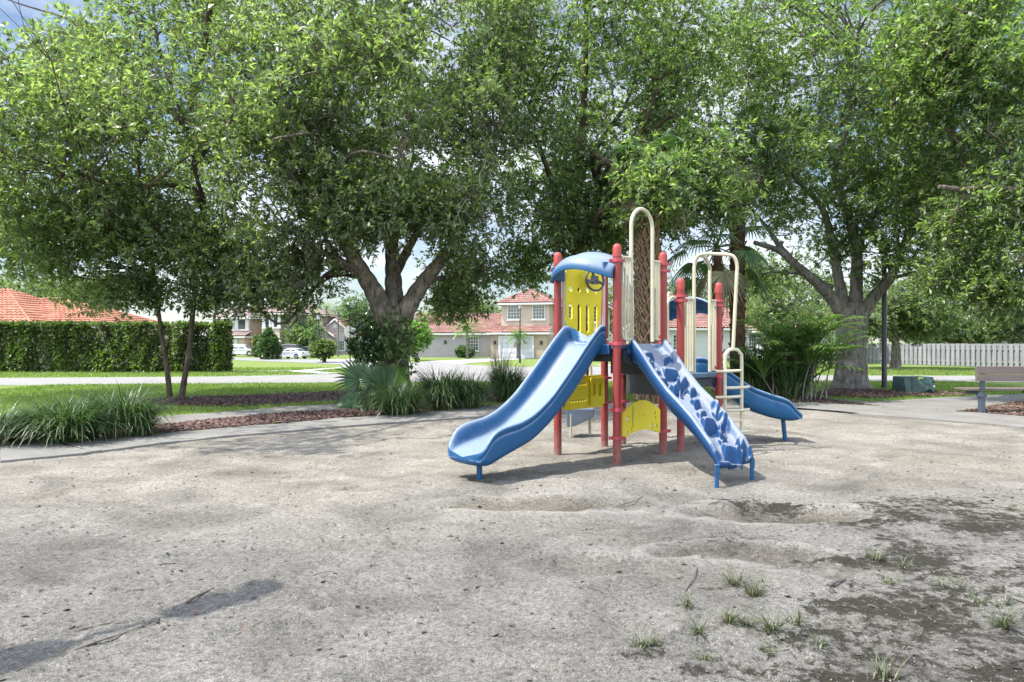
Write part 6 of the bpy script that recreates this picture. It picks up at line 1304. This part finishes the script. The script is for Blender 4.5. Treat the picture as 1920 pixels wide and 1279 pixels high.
def sabal(label, px, base_py, top_py, wpx, seed, crown, d=None, nboot=230, dark=False, nfan=26, fl=1.0, bootcut=1.0):
    rs = np.random.RandomState(seed); d = d or CAMZ*FPX/(base_py-HY); s = d/FPX
    c = Vector((X(px, d), d, 0)); root = thing('cabbage_palm', c, label, 'palm', 'palms behind the playset'); r = wpx*s/2*.72; H = Z(top_py, d)
    t = MB(); t.tube([c+Vector((0, 0, -.1)), c+Vector((0, 0, H*.5)), c+Vector((0, 0, H))], [r*1.05, r, r*.9], 14); t.build('trunk', M['palmtrunk'], root)
    b = MB(); ga = 2.39996
    for i in range(nboot):
        z = H*(i+1)/nboot*bootcut; a = i*ga; o = Vector((cos(a), sin(a), 0)); sd = Vector((-sin(a), cos(a), 0)); p0 = c+o*r*.92+Vector((0, 0, z-.10))
        for sg in (-1, 1):
            w = r*.30; ln = .30*r/.2; foot = p0+sd*sg*r*.62; tip = p0+o*(r*.52)+sd*sg*r*.10+Vector((0, 0, ln)); up = p0+o*r*.12+Vector((0, 0, ln*.45))+sd*sg*r*.4
            b.tube([foot, up, tip+Vector((rs.normal()*.012, rs.normal()*.012, rs.rand()*.05))], [w*.5, w*.52, w*.34], 5)
    b.build('boots', M['boot'] if not dark else M['palmtrunk'], root, angle=30)
    hub0 = c+Vector((crown[0], crown[1], H+crown[2])); st = MB()
    for i in range(nfan):
        a = i*ga+rs.rand()*.3; e = radians(78-150*(i/nfan)); ln = (.9+.35*rs.rand())*fl
        dv = Vector((cos(a)*cos(e), sin(a)*cos(e), sin(e))); hub = hub0+dv*ln+Vector((0, 0, -.12*ln)); f = MB(); out = (dv+Vector((0, 0, -.55))).normalized()
        fan_mesh(f, hub, out, Vector((0, 0, 1))+dv*.3, .85*fl, 24, rs, arc=pi*1.2, droop=.45); f.build('fan_leaf', M['fan'] if i < nfan-3 else M['palmdead'], root, smooth=False)
        st.tube(catmull([hub0, hub0+dv*ln*.5+Vector((0, 0, .03)), hub], 3), [.022*fl]*4+[.012*fl]*3, 5)
    st.build('stalks', M['palm'], root); return root
sabal('stout cabbage palm with criss cross boots seen through the tall hoop', 1212, 772, 330, 47, 41, (0.25, 0.2, .2), d=17.5, nfan=15, bootcut=.86, fl=.8)
sabal('taller dark trunked cabbage palm behind the ladder', 1383, 736, 285, 30, 43, (0, 0, .2), nboot=170, dark=True, nfan=18, bootcut=1.0, fl=.9)
sabal('small cabbage palm with low dark fans behind the twin hoops', 1345, 738, 470, 22, 47, (0, 0, .1), nboot=50, dark=True, nfan=18)

def frond(b, p0, dirv, L, rs, nl=26, wl=.30, droop=.8, w=.012):
    """a feather leaf: arching rachis with leaflets"""
    dirv = Vector(dirv).normalized(); side = dirv.cross(Vector((0, 0, 1)))
    side = side.normalized() if side.length > 1e-3 else Vector((1, 0, 0)); P = [Vector(p0)]; e = math.asin(max(-1, min(1, dirv.z))); h = Vector((dirv.x, dirv.y, 0))
    h = h.normalized() if h.length > 1e-3 else Vector((1, 0, 0)); k = 10
    for i in range(k): ee = e-droop*(i/k)**1.3*1.5; P.append(P[-1]+(h*cos(ee)+Vector((0, 0, sin(ee))))*(L/k))
    b.tube(P, [.014*L*(1-.85*i/k) for i in range(k+1)], 4, cap=False)
    for i in range(nl):
        t = .12+.88*i/(nl-1); f = t*k; j = min(int(f), k-1); p = P[j].lerp(P[j+1], f-j); tg = (P[j+1]-P[j]).normalized(); ll = L*wl*(sin(pi*min(1, t*.93+.05))**.6)*(.85+.3*rs.rand())
        for sg in (-1, 1):
            dv = (tg*.75+side*sg*.85+Vector((0, 0, .22-rs.rand()*.2))).normalized(); nr_ = dv.cross(Vector((0, 0, 1))).normalized(); m = p+dv*ll*.5; q = p+dv*ll+Vector((0, 0, -ll*.28))
            b.add([p, m+nr_*w*L, q, m-nr_*w*L], [(0, 1, 2, 3)])
def clump_palm(label, px, py, seed):
    rs = np.random.RandomState(seed); d = CAMZ*FPX/(py-HY); s = d/FPX; c = Vector((X(px, d), d+.3, 0)); root = thing('clump_palm', c, label, 'palm'); st = MB(); lf = MB()
    for i in range(30):
        a = rs.rand()*2*pi; r = .75*sqrt(rs.rand()); p = c+Vector((cos(a)*r, sin(a)*r*.7, -.05)); h = .5+1.1*rs.rand(); q = p+Vector((cos(a)*.35*rs.rand()+.12*rs.normal(), sin(a)*.3*rs.rand(), h))
        st.tube(catmull([p, (p+q)/2+Vector((rs.normal()*.03, 0, 0)), q], 3), [.020]*4+[.014]*3, 6)
        for j in range(6):
            b2 = a+rs.normal()*1.1+j*1.05; el = radians(40+42*rs.rand()); frond(lf, q, (cos(b2)*cos(el), sin(b2)*cos(el), sin(el)), 1.05+.45*rs.rand(), rs, nl=16, wl=.36, droop=.8, w=.017)
    st.build('canes', M['barkgrey'], root); lf.build('fronds', M['palm'], root, smooth=False)
clump_palm('feathery clumping palm with many thin canes right of the slide', 1506, 752, 61)
def street_palm(label, px, base_py, crown_py, rpx, tpx, seed, dead=0, leaf='palm', d=None, n=18):
    rs = np.random.RandomState(seed); d = d or CAMZ*FPX/(base_py-HY); s = d/FPX; c = Vector((X(px, d), d, 0)); root = thing('street_palm', c, label, 'palm', 'palms along the street'); H = Z(crown_py, d); t = MB()
    t.tube([c+Vector((0, 0, -.1)), c+Vector((tpx*s*.1, 0, H*.5)), c+Vector((0, 0, H))], [tpx*s*.6, tpx*s*.45, tpx*s*.4], 8); t.build('trunk', M['barkgrey'], root); f = MB(); g = MB(); L = rpx*s
    for i in range(n):
        a = i*2.39996+rs.rand()*.4; e = radians(80-85*(i/n)); frond(f, c+Vector((0, 0, H)), (cos(a)*cos(e), sin(a)*cos(e), sin(e)), L*(.9+.25*rs.rand()), rs, nl=18, wl=.36, droop=.85, w=.02)
    f.build('fronds', M[leaf], root, smooth=False)
    if dead:
        for i in range(dead): a = rs.rand()*2*pi; frond(g, c+Vector((0, 0, H)), (cos(a)*.5, sin(a)*.5, -.8), L*.7, rs, nl=12, wl=.3, droop=.3, w=.02)
        g.build('dead_fronds', M['palmdead'], root, smooth=False)
street_palm('feathery palm with pale trunk in front of the lilac house', 876, 673, 622, 34, 5, 71, leaf='leafY')
street_palm('short bushy palm with dead skirt in front of the garage door', 971, 673, 634, 26, 6, 72, dead=6, leaf='leafY')
street_palm('dark palm right behind the lamp at the beige house', 966, 670, 616, 17, 4, 73)
street_palm('small dark palm against the red roof behind the light green tree', 795, 668, 604, 26, 4, 74, d=74)
street_palm('tall thin palm in front of the salmon gabled house', 612, 668, 580, 22, 3, 75, d=70, n=14)
street_palm('slim palm beside the gabled house, right of the thinner one', 634, 668, 586, 20, 3, 76, d=72, n=14)
street_palm('dark low palm at the gabled house door', 580, 668, 628, 20, 4, 77, d=74)
